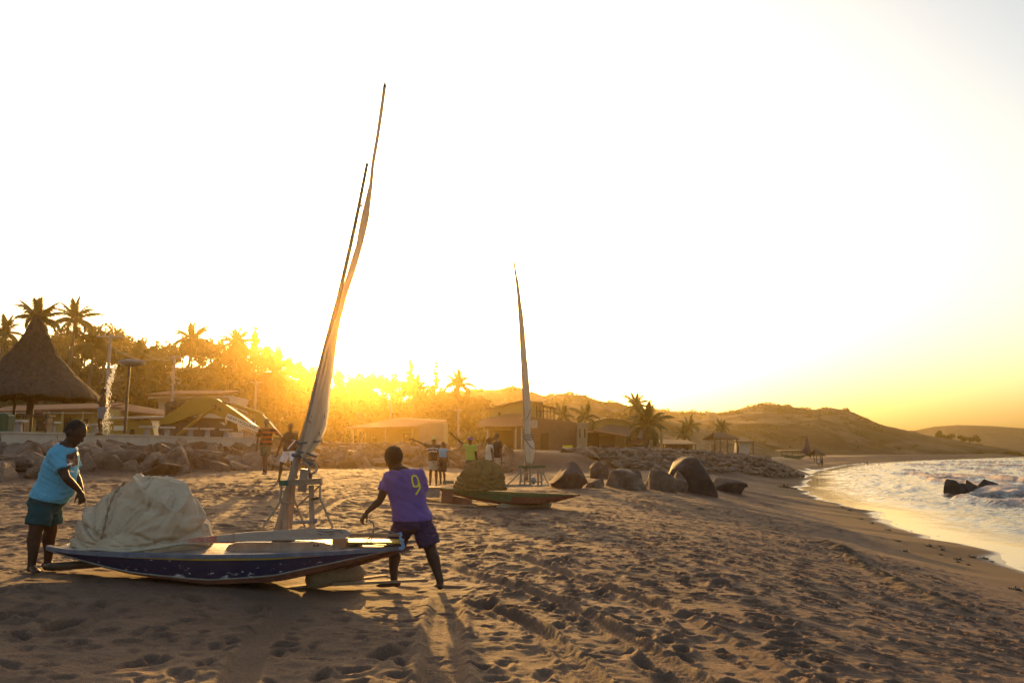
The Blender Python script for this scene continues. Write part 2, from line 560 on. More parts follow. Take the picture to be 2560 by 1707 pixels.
beach = link('beach', build_ground(), sand_material())
tag(beach, kind='structure')

# ------------------------------------------------------------------ sea
def build_sea():
    ya = [-30, -10, 5, 12, 16]
    y = 18.0
    while y < 700:
        ya.append(y); y += max(0.13, 0.0068 * y)
    ya += [900, 1500, 3000, 5000]
    ya = np.array(ya, float)
    nC = 320
    k = np.linspace(0, 1, nC) ** 1.25
    x0 = np.interp(ya, _SH_Y, _SH_X) - 2.5
    x1 = np.maximum(40, ya * 0.95 + 20)
    X = x0[:, None] + k[None, :] * (x1 - x0)[:, None]; Y = np.repeat(ya[:, None], nC, 1)
    s = -shore_s(X, Y)                       # distance off shore
    off = sstep(0.8, 7, s)
    # waves run roughly along the shore, broken into pieces
    a1 = fbm(X / 14, Y / 30, 81, 3); a2 = fbm(X / 5, Y / 9, 82, 3)
    ph = s / 7.5 + 1.2 * a1 + 0.5 * a2
    crest = (0.5 + 0.5 * np.cos(2 * np.pi * ph)) ** 4
    amp = 0.55 * sstep(3, 18, s) * (0.25 + np.clip(0.65 + fbm(X / 18, Y / 26, 83, 2), 0, 1.4))
    amp *= 1 / (1 + Y / 450)
    Z = SEA + amp * crest + off * (0.17 * fbm(s / 1.3, (X + Y) / 4.0, 84, 3) + 0.06 * fbm(X / 0.6, Y / 0.6, 85, 2))
    ph2 = (s + 0.55) / 7.5 + 1.2 * a1 + 0.5 * a2
    front = (0.5 + 0.5 * np.cos(2 * np.pi * ph2)) ** 3
    foam = sstep(0.14, 0.40, amp * front) * 0.75 + 0.34 * sstep(2, 7, s) * sstep(70, 20, s) * (0.45 + 1.2 * fbm(s / 1.6, (X + Y) / 6, 86, 4))
    foam += np.exp(-((s - 0.15 - 0.5 * fbm(X / 2, Y / 2, 88, 3)) / 0.10) ** 2) * 0.5
    Z += 0.07 * np.clip(foam, 0, 1) * off * (0.3 + 2 * np.abs(fbm(X / 0.45, Y / 0.45, 87, 3)))
    return grid_mesh('sea', X, Y, Z, attrs={'foam': np.clip(foam, 0, 1), 'off': off})
def sea_material():
    m, nt, b, out = new_mat('sea_water')
    N = nt.nodes.new; L = nt.links.new
    geo = N('ShaderNodeNewGeometry')
    n = N('ShaderNodeTexNoise'); n.inputs['Scale'].default_value = 1.3; n.inputs['Detail'].default_value = 8; n.inputs['Roughness'].default_value = 0.7
    L(geo.outputs['Position'], n.inputs['Vector'])
    at = N('ShaderNodeAttribute'); at.attribute_name = 'foam'
    of = N('ShaderNodeAttribute'); of.attribute_name = 'off'
    ad = N('ShaderNodeMath'); ad.operation = 'ADD'; L(at.outputs['Fac'], ad.inputs[0])
    sb = N('ShaderNodeMath'); sb.operation = 'SUBTRACT'; L(n.outputs['Fac'], sb.inputs[0]); sb.inputs[1].default_value = 0.55
    ml = N('ShaderNodeMath'); ml.operation = 'MULTIPLY'; L(sb.outputs[0], ml.inputs[0]); ml.inputs[1].default_value = 2.2
    L(ml.outputs[0], ad.inputs[1])
    r = N('ShaderNodeValToRGB'); r.color_ramp.elements[0].position = 0.30; r.color_ramp.elements[1].position = 0.75
    L(ad.outputs[0], r.inputs['Fac'])
    wc = N('ShaderNodeMix'); wc.data_type = 'RGBA'
    L(of.outputs['Fac'], wc.inputs[0])
    wc.inputs[6].default_value = (0.09, 0.06, 0.035, 1); wc.inputs[7].default_value = (0.04, 0.036, 0.03, 1)
    mx = N('ShaderNodeMix'); mx.data_type = 'RGBA'
    L(r.outputs['Color'], mx.inputs[0]); L(wc.outputs[2], mx.inputs[6]); mx.inputs[7].default_value = (0.36, 0.30, 0.28, 1)
    L(mx.outputs[2], b.inputs['Base Color'])
    mr = N('ShaderNodeMapRange'); mr.inputs['To Min'].default_value = 0.09; mr.inputs['To Max'].default_value = 0.75
    L(r.outputs['Color'], mr.inputs['Value']); L(mr.outputs[0], b.inputs['Roughness'])
    b.inputs['IOR'].default_value = 1.333
    n2 = N('ShaderNodeTexNoise'); n2.inputs['Scale'].default_value = 2.6; n2.inputs['Detail'].default_value = 7
    L(geo.outputs['Position'], n2.inputs['Vector'])
    bp = N('ShaderNodeBump'); bp.inputs['Distance'].default_value = 0.14
    ms = N('ShaderNodeMapRange'); ms.inputs['To Min'].default_value = 0.03; ms.inputs['To Max'].default_value = 0.9
    L(of.outputs['Fac'], ms.inputs['Value']); L(ms.outputs[0], bp.inputs['Strength'])
    L(n2.outputs['Fac'], bp.inputs['Height']); L(bp.outputs[0], b.inputs['Normal'])
    return m
sea = link('sea', build_sea(), sea_material())
tag(sea, kind='structure')

# ------------------------------------------------------------------ hills and dunes
def ridge(name, crest, base, back, rough, seed, nU=260, nV=70, power=1.0, fscale=18.0, crest_n=0.0):
    """crest: (u, v, distance) of the skyline; base/back: distance of the foot in front and behind"""
    crest = [P(*c) for c in crest]
    us = np.linspace(0, 1, nU)
    seg = np.cumsum([0] + [(b - a).length for a, b in zip(crest[:-1], crest[1:])]); seg = seg / seg[-1]
    cx = np.interp(us, seg, [p.x for p in crest]); cyy = np.interp(us, seg, [p.y for p in crest]); cz = np.interp(us, seg, [p.z for p in crest])
    bx = np.interp(us, np.linspace(0, 1, len(base)), [b[0] for b in base]); by = np.interp(us, np.linspace(0, 1, len(base)), [b[1] for b in base])
    bz = gz_np(bx, by) - 1.0
    t = np.concatenate([np.linspace(0, 1, nV), 1 + np.linspace(0, 1, 14)[1:]])
    X = np.zeros((len(t), nU)); Y = X.copy(); Z = X.copy()
    for i, k in enumerate(t):
        if k <= 1:
            X[i] = bx + (cx - bx) * k; Y[i] = by + (cyy - by) * k
            h = k ** power
            h = 0.75 * h + 0.25 * (h * h * (3 - 2 * h))
            Z[i] = bz + (cz - bz) * h
        else:
            q = k - 1
            X[i] = cx + (cx - bx) * q * back; Y[i] = cyy + (cyy - by) * q * back
            Z[i] = cz - (cz - bz) * (q * q * (3 - 2 * q))
    w = np.clip(np.minimum(t * 4, np.abs(1 - t) * 5), 0, 1)[:, None] * np.ones((1, nU))
    n = fbm(X / fscale, Y / fscale, seed, 5)
    Z = Z + rough * w * n
    if crest_n:
        Z += crest_n * np.clip(1 - np.abs(1 - t) * 3, 0, 1)[:, None] * fbm(X / 9, Y / 20, seed + 9, 4)
    return grid_mesh(name, X, Y, Z)
def dune_material(name, sandc, scrubc, mid, wid, scale, st=(1, 1, 1)):
    m, nt, b, out = new_mat(name)
    N = nt.nodes.new; L = nt.links.new
    geo = N('ShaderNodeNewGeometry')
    mp = N('ShaderNodeMapping'); mp.inputs['Scale'].default_value = st; L(geo.outputs['Position'], mp.inputs['Vector'])
    n = N('ShaderNodeTexNoise'); n.inputs['Scale'].default_value = scale; n.inputs['Detail'].default_value = 9; n.inputs['Roughness'].default_value = 0.66
    n.inputs['Distortion'].default_value = 0.6
    L(mp.outputs[0], n.inputs['Vector'])
    r = N('ShaderNodeValToRGB'); r.color_ramp.elements[0].position = mid - wid; r.color_ramp.elements[1].position = mid + wid
    r.color_ramp.elements[0].color = lin(scrubc); r.color_ramp.elements[1].color = lin(sandc)
    L(n.outputs['Fac'], r.inputs['Fac'])
    n2 = N('ShaderNodeTexNoise'); n2.inputs['Scale'].default_value = scale * 18; n2.inputs['Detail'].default_value = 4
    L(geo.outputs['Position'], n2.inputs['Vector'])
    mx = N('ShaderNodeMix'); mx.data_type = 'RGBA'; mx.blend_type = 'MULTIPLY'; mx.inputs[0].default_value = 0.6
    r2 = N('ShaderNodeValToRGB'); r2.color_ramp.elements[0].position = 0.35; r2.color_ramp.elements[1].position = 0.6
    r2.color_ramp.elements[0].color = (0.35, 0.33, 0.3, 1)
    L(n2.outputs['Fac'], r2.inputs['Fac']); L(r.outputs['Color'], mx.inputs[6]); L(r2.outputs['Color'], mx.inputs[7])
    L(mx.outputs[2], b.inputs['Base Color']); b.inputs['Roughness'].default_value = 0.95; b.inputs['Specular IOR Level'].default_value = 0.1
    bp = N('ShaderNodeBump'); bp.inputs['Distance'].default_value = 0.8; bp.inputs['Strength'].default_value = 0.7
    L(n.outputs['Fac'], bp.inputs['Height']); L(bp.outputs[0], b.inputs['Normal'])
    return m
SANDC = (0.18, 0.115, 0.066); SCRUB = (0.05, 0.042, 0.016)
hill_mat = dune_material('wooded_ground', (0.20, 0.15, 0.08), (0.05, 0.05, 0.02), 0.55, 0.15, 0.05)
h1 = link('wooded_hill', ridge('wooded_hill', [(-700, 930, 150), (-300, 930, 150), (0, 925, 150), (300, 918, 150), (600, 918, 150), (740, 955, 152), (880, 980, 156), (1000, 1005, 162), (1120, 1030, 172), (1240, 1050, 185), (1330, 1075, 200)],
        [(-150, 70), (-60, 80), (-25, 92), (6, 110)], 0.8, 1.6, 101, power=0.9, fscale=14), hill_mat)
tag(h1, kind='structure')
scrub_mat = dune_material('scrub_hillside', (0.19, 0.125, 0.07), SCRUB, 0.56, 0.07, 0.035, (1, 0.6, 1.4))
h2 = link('scrub_hill', ridge('scrub_hill', [(1020, 995, 260), (1120, 980, 260), (1200, 976, 262), (1245, 972, 262), (1298, 971, 264), (1331, 980, 266), (1367, 990, 268), (1394, 986, 270), (1462, 990, 275), (1489, 1000, 278), (1531, 1001, 282), (1557, 1012, 286), (1584, 1030, 290), (1640, 1050, 298), (1720, 1078, 310), (1860, 1110, 325)],
        [(-20, 150), (20, 150), (60, 165), (105, 225)], 0.8, 3.0, 111, fscale=24, crest_n=1.2), scrub_mat)
tag(h2, kind='structure')
dune_mat = dune_material('dune_sand_and_scrub', SANDC, (0.05, 0.038, 0.018), 0.52, 0.06, 0.020, (0.55, 0.9, 4.0))
h3 = link('dune', ridge('dune', [(1440, 1035, 480), (1560, 1030, 480), (1632, 1027, 480), (1653, 1024, 480), (1706, 1030, 480), (1751, 1031, 482), (1772, 1027, 482), (1796, 1031, 484), (1826, 1027, 484), (1860, 1019, 486), (1914, 1011, 488), (1960, 1015, 490), (2003, 1022, 492), (2045, 1025, 494), (2068, 1020, 496), (2100, 1023, 498), (2134, 1030, 500), (2182, 1055, 505), (2217, 1065, 510), (2277, 1077, 520), (2340, 1092, 530), (2430, 1110, 545), (2560, 1128, 570), (2760, 1140, 600)],
        [(25, 235), (90, 270), (150, 320), (330, 560)], 0.8, 3.6, 121, fscale=40, crest_n=1.0), dune_mat)
tag(h3, kind='structure')
far_mat = dune_material('far_dune_sand', (0.20, 0.135, 0.08), (0.11, 0.073, 0.04), 0.42, 0.14, 0.010, (0.5, 1, 6))
h4 = link('far_dune', ridge('far_dune', [(2100, 1110, 820), (2200, 1092, 820), (2283, 1077, 820), (2337, 1066, 820), (2396, 1062, 820), (2471, 1064, 820), (2560, 1070, 825), (2700, 1085, 835), (2900, 1105, 850)],
        [(330, 560), (420, 590), (560, 640)], 0.8, 1.5, 131, fscale=80), far_mat)
tag(h4, kind='structure')
# ================================================================== MATERIALS
M_rim = mat('worn_grey_blue_paint', (0.085, 0.095, 0.14), (0.17, 0.17, 0.20), 0.6, 9, 0.1)
M_yel = mat('worn_yellow_paint', (0.50, 0.33, 0.03), (0.35, 0.22, 0.05), 0.55, 12, 0.1)
M_redbrown = mat('red_brown_antifouling', (0.10, 0.035, 0.022), (0.19, 0.075, 0.045), 0.7, 10, 0.15)
M_deck = mat('worn_white_deck', (0.32, 0.285, 0.25), (0.17, 0.13, 0.10), 0.5, 7, 0.1, spec=0.5)
M_deckd = mat('dark_deck_boards', (0.15, 0.125, 0.105), (0.25, 0.215, 0.18), 0.6, 6, 0.15)  # boards in a darker mottled tone than the white deck
M_wood = mat('weathered_wood', (0.20, 0.13, 0.08), (0.36, 0.25, 0.16), 0.75, 5, 0.2, stretch=(1, 6, 6))
M_woodv = mat('weathered_upright_wood', (0.26, 0.18, 0.12), (0.42, 0.31, 0.21), 0.75, 6, 0.2, stretch=(6, 6, 1))
M_darkwood = mat('dark_wet_wood', (0.06, 0.04, 0.026), (0.13, 0.085, 0.05), 0.6, 6, 0.2)
M_plankpaint = mat('faded_pink_plank', (0.32, 0.22, 0.165), (0.42, 0.32, 0.25), 0.7, 4, 0.12, stretch=(1, 5, 9))
M_red = mat('faded_red_paint', (0.42, 0.07, 0.035), (0.40, 0.24, 0.18), 0.7, 16, 0.05)
M_log = mat('pale_log', (0.24, 0.17, 0.105), (0.38, 0.28, 0.18), 0.8, 8, 0.3, stretch=(1, 4, 4))
M_sail = mat('cream_sailcloth', (0.60, 0.50, 0.37), (0.72, 0.62, 0.48), 0.85, 3, 0.12, bscale=9, stretch=(1, 1, .25), trans=0.28)
M_sail2 = mat('sunlit_sailcloth', (0.60, 0.50, 0.37), (0.72, 0.62, 0.48), 0.85, 3, 0.12, bscale=9, stretch=(1, 1, .25), trans=0.5)
M_tarp = mat('dirty_white_canvas', (0.60, 0.49, 0.36), (0.45, 0.35, 0.24), 0.85, 2.2, 0.12, bscale=45, trans=0.12)
for _m, _st in ((M_tarp, .55),):
    _nt = _m.node_tree; _b = [n for n in _nt.nodes if n.type == 'BSDF_PRINCIPLED'][0]
    _bp = [n for n in _nt.nodes if n.type == 'BUMP'][0]
    _tc = _nt.nodes.new('ShaderNodeTexCoord'); _mp = _nt.nodes.new('ShaderNodeMapping'); _mp.inputs['Scale'].default_value = (1.0, 1.0, 2.2); _mp.inputs['Rotation'].default_value = (.3, .75, .2)
    _n = _nt.nodes.new('ShaderNodeTexNoise'); _n.noise_type = 'RIDGED_MULTIFRACTAL'; _n.inputs['Scale'].default_value = 2.6; _n.inputs['Detail'].default_value = 4; _n.inputs['Distortion'].default_value = .7
    _b2 = _nt.nodes.new('ShaderNodeBump'); _b2.inputs['Strength'].default_value = _st; _b2.inputs['Distance'].default_value = .09
    _nt.links.new(_tc.outputs['Object'], _mp.inputs[0]); _nt.links.new(_mp.outputs[0], _n.inputs['Vector']); _nt.links.new(_n.outputs['Fac'], _b2.inputs['Height'])
    _nt.links.new(_bp.outputs[0], _b2.inputs['Normal']); _nt.links.new(_b2.outputs[0], _b.inputs['Normal'])
M_net = mat('ochre_tarpaulin', (0.15, 0.09, 0.028), (0.24, 0.155, 0.055), 0.85, 4, 0.25, bscale=30)
M_rope = mat('pale_rope', (0.42, 0.35, 0.25), (0.55, 0.47, 0.36), 0.9, 30, 0.2)
M_brope = mat('blue_rope', (0.12, 0.22, 0.38), (0.25, 0.36, 0.50), 0.85, 30, 0.2)
M_droprope = mat('grey_rope', (0.11, 0.10, 0.10), (0.22, 0.205, 0.20), 0.85, 30, 0.2)
M_green = mat('worn_green_paint', (0.075, 0.095, 0.035), (0.14, 0.145, 0.06), 0.6, 9, 0.12)
M_dkgreen = mat('dark_green_paint', (0.04, 0.09, 0.055), (0.08, 0.13, 0.08), 0.5, 9, 0.1)
M_maroon = mat('maroon_paint', (0.13, 0.04, 0.025), (0.24, 0.09, 0.05), 0.6, 8, 0.12)
M_lime = mat('yellow_green_paint', (0.25, 0.22, 0.035), (0.15, 0.15, 0.035), 0.6, 9, 0.1)
def flaking(name, base, base2, flake, mid):
    """paint with chips that show the white undercoat"""
    m = mat(name, base, base2, 0.5, 5, 0.12)
    nt = m.node_tree; b = [n for n in nt.nodes if n.type == 'BSDF_PRINCIPLED'][0]
    src = b.inputs['Base Color'].links[0].from_socket
    tc = nt.nodes.new('ShaderNodeTexCoord'); mp = nt.nodes.new('ShaderNodeMapping'); mp.inputs['Scale'].default_value = (3.0, 3.0, 9.0)
    n = nt.nodes.new('ShaderNodeTexNoise'); n.inputs['Scale'].default_value = 3.2; n.inputs['Detail'].default_value = 7; n.inputs['Roughness'].default_value = 0.68
    r = nt.nodes.new('ShaderNodeValToRGB'); r.color_ramp.elements[0].position = mid; r.color_ramp.elements[1].position = mid + 0.012
    mx = nt.nodes.new('ShaderNodeMix'); mx.data_type = 'RGBA'
    nt.links.new(tc.outputs['Object'], mp.inputs[0]); nt.links.new(mp.outputs[0], n.inputs['Vector']); nt.links.new(n.outputs['Fac'], r.inputs['Fac'])
    sx = nt.nodes.new('ShaderNodeSeparateXYZ'); nt.links.new(tc.outputs['Object'], sx.inputs[0])
    mr = nt.nodes.new('ShaderNodeMapRange'); mr.inputs['From Min'].default_value = .0; mr.inputs['From Max'].default_value = .22; mr.inputs['To Min'].default_value = .055; mr.inputs['To Max'].default_value = -.07
    ad = nt.nodes.new('ShaderNodeMath'); ad.operation = 'ADD'
    nt.links.new(sx.outputs['Z'], mr.inputs['Value']); nt.links.new(mr.outputs[0], ad.inputs[0]); nt.links.new(n.outputs['Fac'], ad.inputs[1]); nt.links.new(ad.outputs[0], r.inputs['Fac'])
    nt.links.new(r.outputs['Color'], mx.inputs[0]); nt.links.new(src, mx.inputs[6]); mx.inputs[7].default_value = lin(flake)
    nt.links.new(mx.outputs[2], b.inputs['Base Color'])
    return m
M_purple = flaking('flaking_blue_purple_paint', (0.026, 0.019, 0.045), (0.04, 0.031, 0.07), (0.45, 0.42, 0.42), 0.575)

# ================================================================== BOATS
HT = [0, .09, .28, .5, .68, .84, 1.0]
def hull(root, pal, L=3.9, beam=0.62):
    n = 44
    ts = [i / n for i in range(n + 1)]
    it = lambda t, vals: float(np.interp(t, HT, vals))
    sheer = lambda t: it(t, [.335, .31, .292, .288, .292, .298, .302])
    bot = lambda t: it(t, [.295, .225, .085, .0, .022, .14, .28])
    hb = lambda t: beam * float(np.interp(t, [0, .06, .2, .45, .65, .82, .93, 1.0], [.50, .64, .88, 1.0, .95, .68, .34, .06]))
    xs = lambda t: -L / 2 + L * t
    rows = [0, .09, .17, .30, .55, .80, .815, 1.0]
    fb = lambda t: float(np.interp(t, [0, .4, .6, .75, .9, 1], [.90, .86, .80, .70, .58, .5]))
    def sec(t, f, sgn):
        f = float(np.interp(f, [0, .17, .80, .815, 1], [0, .17, fb(t), fb(t) + .015, 1]))
        z = sheer(t) + (bot(t) - sheer(t)) * f
        b = hb(t) * (1.0 - 0.13 * f ** 1.5)
        return (xs(t), sgn * b, z)
    def band(r0, r1, out=0.0):
        mb = MB()
        for sgn in (-1, 1):
            rr = [f for f in rows if r0 <= f <= r1]
            rings = []
            for t in ts:
                rings.append([(p[0], p[1] + sgn * out, p[2]) for p in (sec(t, f, sgn) for f in rr)])
            mb.loft(rings, cap=False, closed=False)
        return mb
    side = local(root, band(.17, .80), 'hull_side', pal['side'], True)
    local(root, band(.09, .17, 0.004), 'stripe', pal['stripe'], True)
    bt = band(.815, 1.0, 0.006)
    rings = []
    for t in ts:
        b = hb(t) * .87
        rings.append([(xs(t), -b - .006, bot(t)), (xs(t), -b * .5, bot(t) - .03), (xs(t), 0, bot(t) - .045), (xs(t), b * .5, bot(t) - .03), (xs(t), b + .006, bot(t))])
    bt.loft(rings, cap=False, closed=False)
    local(root, bt, 'bottom', pal['bottom'], True)
    sb = MB()
    for sgn in (-1, 1):
        sb.tube([(lambda p: (p[0], p[1] + sgn * 0.004, p[2]))(sec(t, .808, sgn)) for t in ts], 0.008, 5)
    local(root, sb, 'bilge_strip', pal['strip'], True)
    # gunwale rail with a real section
    for sgn in (-1, 1):
        rings = []
        for t in ts:
            x, y, z = sec(t, 0, sgn)
            b = hb(t)
            w = 0.05
            rings.append([(x, y + sgn * .014, z - .028), (x, y + sgn * .014, z + .012), (x, y - sgn * min(w, b * .8), z + .016), (x, y - sgn * min(w, b * .8), z - .012)])
        local(root, MB().loft(rings), 'gunwale', pal['rim'])
    # deck planks, cambered
    nP = 7
    for k in range(nP):
        rings = []
        for t in ts[1:-2]:
            b = hb(t) - .035
            a0 = -1 + 2 * k / nP; a1 = -1 + 2 * (k + 1) / nP - 0.012
            cz = lambda a: sheer(t) - .012 + .03 * (1 - a * a)
            rings.append([(xs(t), a0 * b, cz(a0)), (xs(t), a1 * b, cz(a1)), (xs(t), a1 * b, cz(a1) - .02), (xs(t), a0 * b, cz(a0) - .02)])
        local(root, MB().loft(rings), 'deck_plank', pal['deck'])
    tr = MB().loft([[sec(0, f, -1) for f in rows] , [sec(0, f, 1) for f in rows]], cap=False, closed=False)
    local(root, tr, 'transom', pal['stripe'])
    # stem post running past the bow
    rings = []
    for k in range(9):
        q = k / 8
        x = L / 2 - .55 + .70 * q; zc = float(np.interp(q, [0, .5, .8, 1], [.175, .24, .285, .31]))
        w = .10 * (1 - q) + .02; h = .075 * (1 - q) + .018
        rings.append([(x, -w, zc - h), (x, w, zc - h), (x, w, zc + h * .6), (x, -w, zc + h * .6)])
    local(root, MB().loft(rings), 'stem', pal['stem'])
    return sheer
def W(root, p):
    """world point to the thing's frame"""
    return root.matrix_basis.inverted() @ V3(p)
def rope_on(root, pts, r, m, name='rope', n=20):
    return local(root, MB().tube(wobble(pts, n), r, 6), name, m, True)

# ------------------------------------------------------------------ nearer boat
D1 = 8.75
boat1 = thing('sailboat', 'dark blue fishing sailboat with flaking paint and leaning mast, pushed by two men', 'boat', (-3.01, D1, 0.135), R(-1.0))
pal1 = dict(side=M_purple, stripe=M_yel, bottom=M_redbrown, strip=M_deck, rim=M_rim, deck=M_deckd, stem=M_redbrown)
hull(boat1, pal1, L=3.62)
bpy.context.view_layer.update()
def b1(u, v, d):
    return W(boat1, P(u, v, d))
# white hatch coaming with rounded ends
rings = []
for k in range(15):
    q = -1 + 2 * k / 14
    x = b1(702, 1365, 8.45).x + q * 0.63
    w = 0.20 * (1 - abs(q) ** 6) ** .5 + .004
    zt = .30 + .10 * (1 - abs(q) ** 8) - .012
    yc = -0.14
    rings.append([(x, yc - w, .28), (x, yc - w * .93, zt), (x, yc + w * .93, zt), (x, yc + w, .28)])
local(boat1, MB().loft(rings), 'hatch_coaming', M_deck)
for du in (0, 8):
    c = b1(785 + du, 1364, 8.38); c.y = -0.335
    local(boat1, MB().tube([(c.x, c.y - .012, .36), (c.x, c.y + .02, .36)], .011, 10), 'drain_hole', M_darkwood)
local(boat1, MB().box((b1(703, 1350, 8.45).x, -.20, .395), (.20, .16, .045)), 'chock', M_darkwood)
local(boat1, MB().box((b1(845, 1350, 8.5).x, -.12, .36), (.14, .14, .10)), 'block', M_wood)
local(boat1, MB().box((b1(875, 1352, 8.8).x, .10, .345), (.22, .20, .05)), 'hatch_lid', M_deck)
local(boat1, MB().box((b1(940, 1358, 8.7).x, 0.02, .362), (.55, .30, .018)), 'foredeck_sunlight', M_yel)  # yellow slab paints the sunlight falling on the forward deck
# bench frame that carries the mast
fr = [(704, 1216, 8.42), (700, 1254, 8.42), (654, 1322, 8.36)]
local(boat1, MB().tube([b1(*p) for p in fr], .012, 6), 'strut', M_woodv)
fr = [(800, 1213, 8.46), (800, 1244, 8.46), (833, 1322, 8.40)]
local(boat1, MB().tube([b1(*p) for p in fr], .012, 6), 'strut', M_woodv)
fr = [(728, 1213, 8.98), (734, 1244, 8.98), (762, 1316, 9.05)]
local(boat1, MB().tube([b1(*p) for p in fr], .011, 6), 'strut', M_woodv)
local(boat1, MB().tube([b1(804, 1210, 8.46), b1(742, 1266, 8.95)], .009, 6), 'brace', M_woodv)
a = b1(703, 1207, 8.45); b_ = b1(804, 1202, 8.48)
local(boat1, MB().beam(a, b_, .10, .062), 'bench_board', M_wood)
local(boat1, MB().beam(a + Vector((-.005, -.056, 0)), a + Vector((.085, -.054, .002)), .006, .060), 'painted_end', M_dkgreen)
a2 = b1(722, 1204, 8.98); b2_ = b1(800, 1200, 9.0)
local(boat1, MB().beam(a2, b2_, .09, .055), 'bench_board', M_wood)
local(boat1, MB().tube([b1(778, 1212, 8.52), b1(781, 1345, 8.52)], .029, 10), 'post', M_woodv)
local(boat1, MB().tube([b1(733, 1214, 8.9), b1(722, 1345, 8.9)], .028, 10), 'post', M_woodv)
local(boat1, MB().tube([b1(700, 1255, 8.42), b1(735, 1258, 8.6)], .014, 6), 'crossbar', M_woodv)
local(boat1, MB().tube([b1(779, 1249, 8.5), b1(801, 1243, 8.47)], .015, 6), 'crossbar', M_darkwood)
local(boat1, MB().tube([b1(731, 1306, 8.52), b1(788, 1303, 8.5)], .019, 8), 'crossbar', M_deck)
local(boat1, MB().ell(b1(788, 1302, 8.5), (.022, 0, 0), (0, .028, 0), (0, 0, .028)), 'knob', M_rim)
local(boat1, MB().tube([b1(716, 1228, 8.62), b1(712, 1345, 8.6)], .034, 10), 'post', M_woodv)
# forked crutch above the bench
cr_ = [b1(755, 1150, 8.72), b1(770, 1149, 8.72), b1(783, 1155, 8.7), b1(792, 1168, 8.66), b1(788, 1179, 8.6), b1(776, 1184, 8.56), b1(770, 1183, 8.55)]
local(boat1, MB().tube(wobble(cr_, 18), .014, 8), 'crutch', M_woodv, True)
cr_ = [b1(752, 1158, 8.5), b1(765, 1160, 8.5), b1(772, 1170, 8.5), b1(775, 1183, 8.52)]
local(boat1, MB().tube(wobble(cr_, 14), .012, 8), 'crutch', M_woodv, True)
local(boat1, MB().tube([b1(776, 1184, 8.53), b1(776, 1200, 8.52)], .019, 8), 'crutch_stem', M_darkwood)
local(boat1, MB().box(b1(759, 1200, 8.7), (.085, .05, .24), Matrix.Rotation(R(6), 3, 'Y')), 'wedge', M_deck)
# mast, second spar and sail
mast_px = [(694, 1335), (716, 1250), (742, 1150), (767, 1066), (791, 968), (806, 902), (832, 800), (852, 720), (888, 560), (918, 409)]
mp_ = wobble([b1(u, v, 8.66) for u, v in mast_px], 40)
local(boat1, MB().tube(mp_, [float(np.interp(i / 40, [0, .3, .6, 1], [.050, .038, .032, .018])) for i in range(41)], 12), 'mast', M_woodv, True)
SV = [1150, 1140, 1108, 1072, 1028, 968, 879, 834, 780, 740, 690, 611, 539, 459, 410, 347, 280, 213]
SL = [752, 748, 757, 764, 775, 789, 810, 824, 840, 850, 866, 890, 903, 923, 928, 940, 950, 961]
SR = [760, 772, 797, 813, 820, 823, 835, 843, 858, 868, 885, 908, 924, 932, 936, 946, 956, 963]
rings = []
nS = 90
for i in range(nS + 1):
    v = 1150 + (213 - 1150) * i / nS
    l = float(np.interp(-v, [-q for q in SV], SL)); r = float(np.interp(-v, [-q for q in SV], SR))
    c = b1((l + r) / 2, v, 8.74); e = b1(r, v, 8.74)
    w = max((e - c).length, .020)
    ring = []
    for k in range(29):
        a = 2 * math.pi * k / 29
        f = 1 + 0.22 * math.sin(5 * a + i * .13) + 0.16 * math.sin(13 * a + .35 * math.sin(i * .2) * 4)
        ring.append(c + Vector((math.cos(a) * w * (1 + .03 * math.sin(i * .7)), math.sin(a) * w * .42 * f, .10 * w * math.sin(2 * a + i * .05))))
    rings.append(ring)
sail1 = local(boat1, MB().loft(rings), 'furled_sail', M_sail, True)
# loose lower cloth hanging off the mast, a single sheet
rings = []
for i in range(61):
    v = 1148 + (800 - 1148) * i / 60
    l = float(np.interp(-v, [-q for q in SV], SL)) + 2; r = float(np.interp(-v, [-q for q in SV], SR)) + 5 * math.sin(math.pi * i / 60)
    row = []
    for k in range(33):
        t = k / 32
        p = b1(l + (r - l) * t, v, 8.62)
        y = -.05 * math.sin(math.pi * t) + (.018 * math.sin(9 * t + i * .10) + .010 * math.sin(21 * t - i * .16)) * math.sin(math.pi * min(1, t * 1.4 + .1) * .7)
        row.append(p + Vector((0, y, .006 * math.sin(14 * t + i * .3))))
    rings.append(row)
local(boat1, MB().loft(rings, cap=False, closed=False), 'loose_sail', M_sail2, True)
local(boat1, MB().box(b1(962, 214, 8.74), (.022, .022, .05)), 'spar_tip', M_darkwood)
local(boat1, MB().tube([b1(903, 513, 8.70), b1(905, 518, 8.72)], .014, 6), 'lashing', M_rope)
for (l, r, v, dv) in [(745, 800, 1108, -6), (752, 790, 1128, 14), (738, 785, 1135, 30)]:
    rope_on(boat1, [b1(l - 8, v, 8.60), b1((l + r) / 2, v + dv * .4, 8.58), b1(r, v + dv, 8.62), b1((l + r) / 2, v + dv * .6, 8.8)], .012, M_droprope)
for k, (u0, v0, u1, v1) in enumerate([(772, 1052, 806, 1108), (778, 1040, 800, 1088), (790, 1000, 815, 1066)]):
    rope_on(boat1, [b1(u0, v0, 8.60), b1((u0 + u1) / 2 + 6, (v0 + v1) / 2 - 4, 8.60), b1(u1, v1, 8.62)], .0055, M_droprope)
for du in (0, 7):
    local(boat1, MB().ell(b1(736 + du, 1137, 8.60), (.03, 0, 0), (0, .06, 0), (0, 0, .022)), 'lashing', M_droprope, True)
rope_on(boat1, [b1(768, 1322, 8.4), b1(775, 1340, 8.38), b1(783, 1356, 8.36)], .004, M_rope)
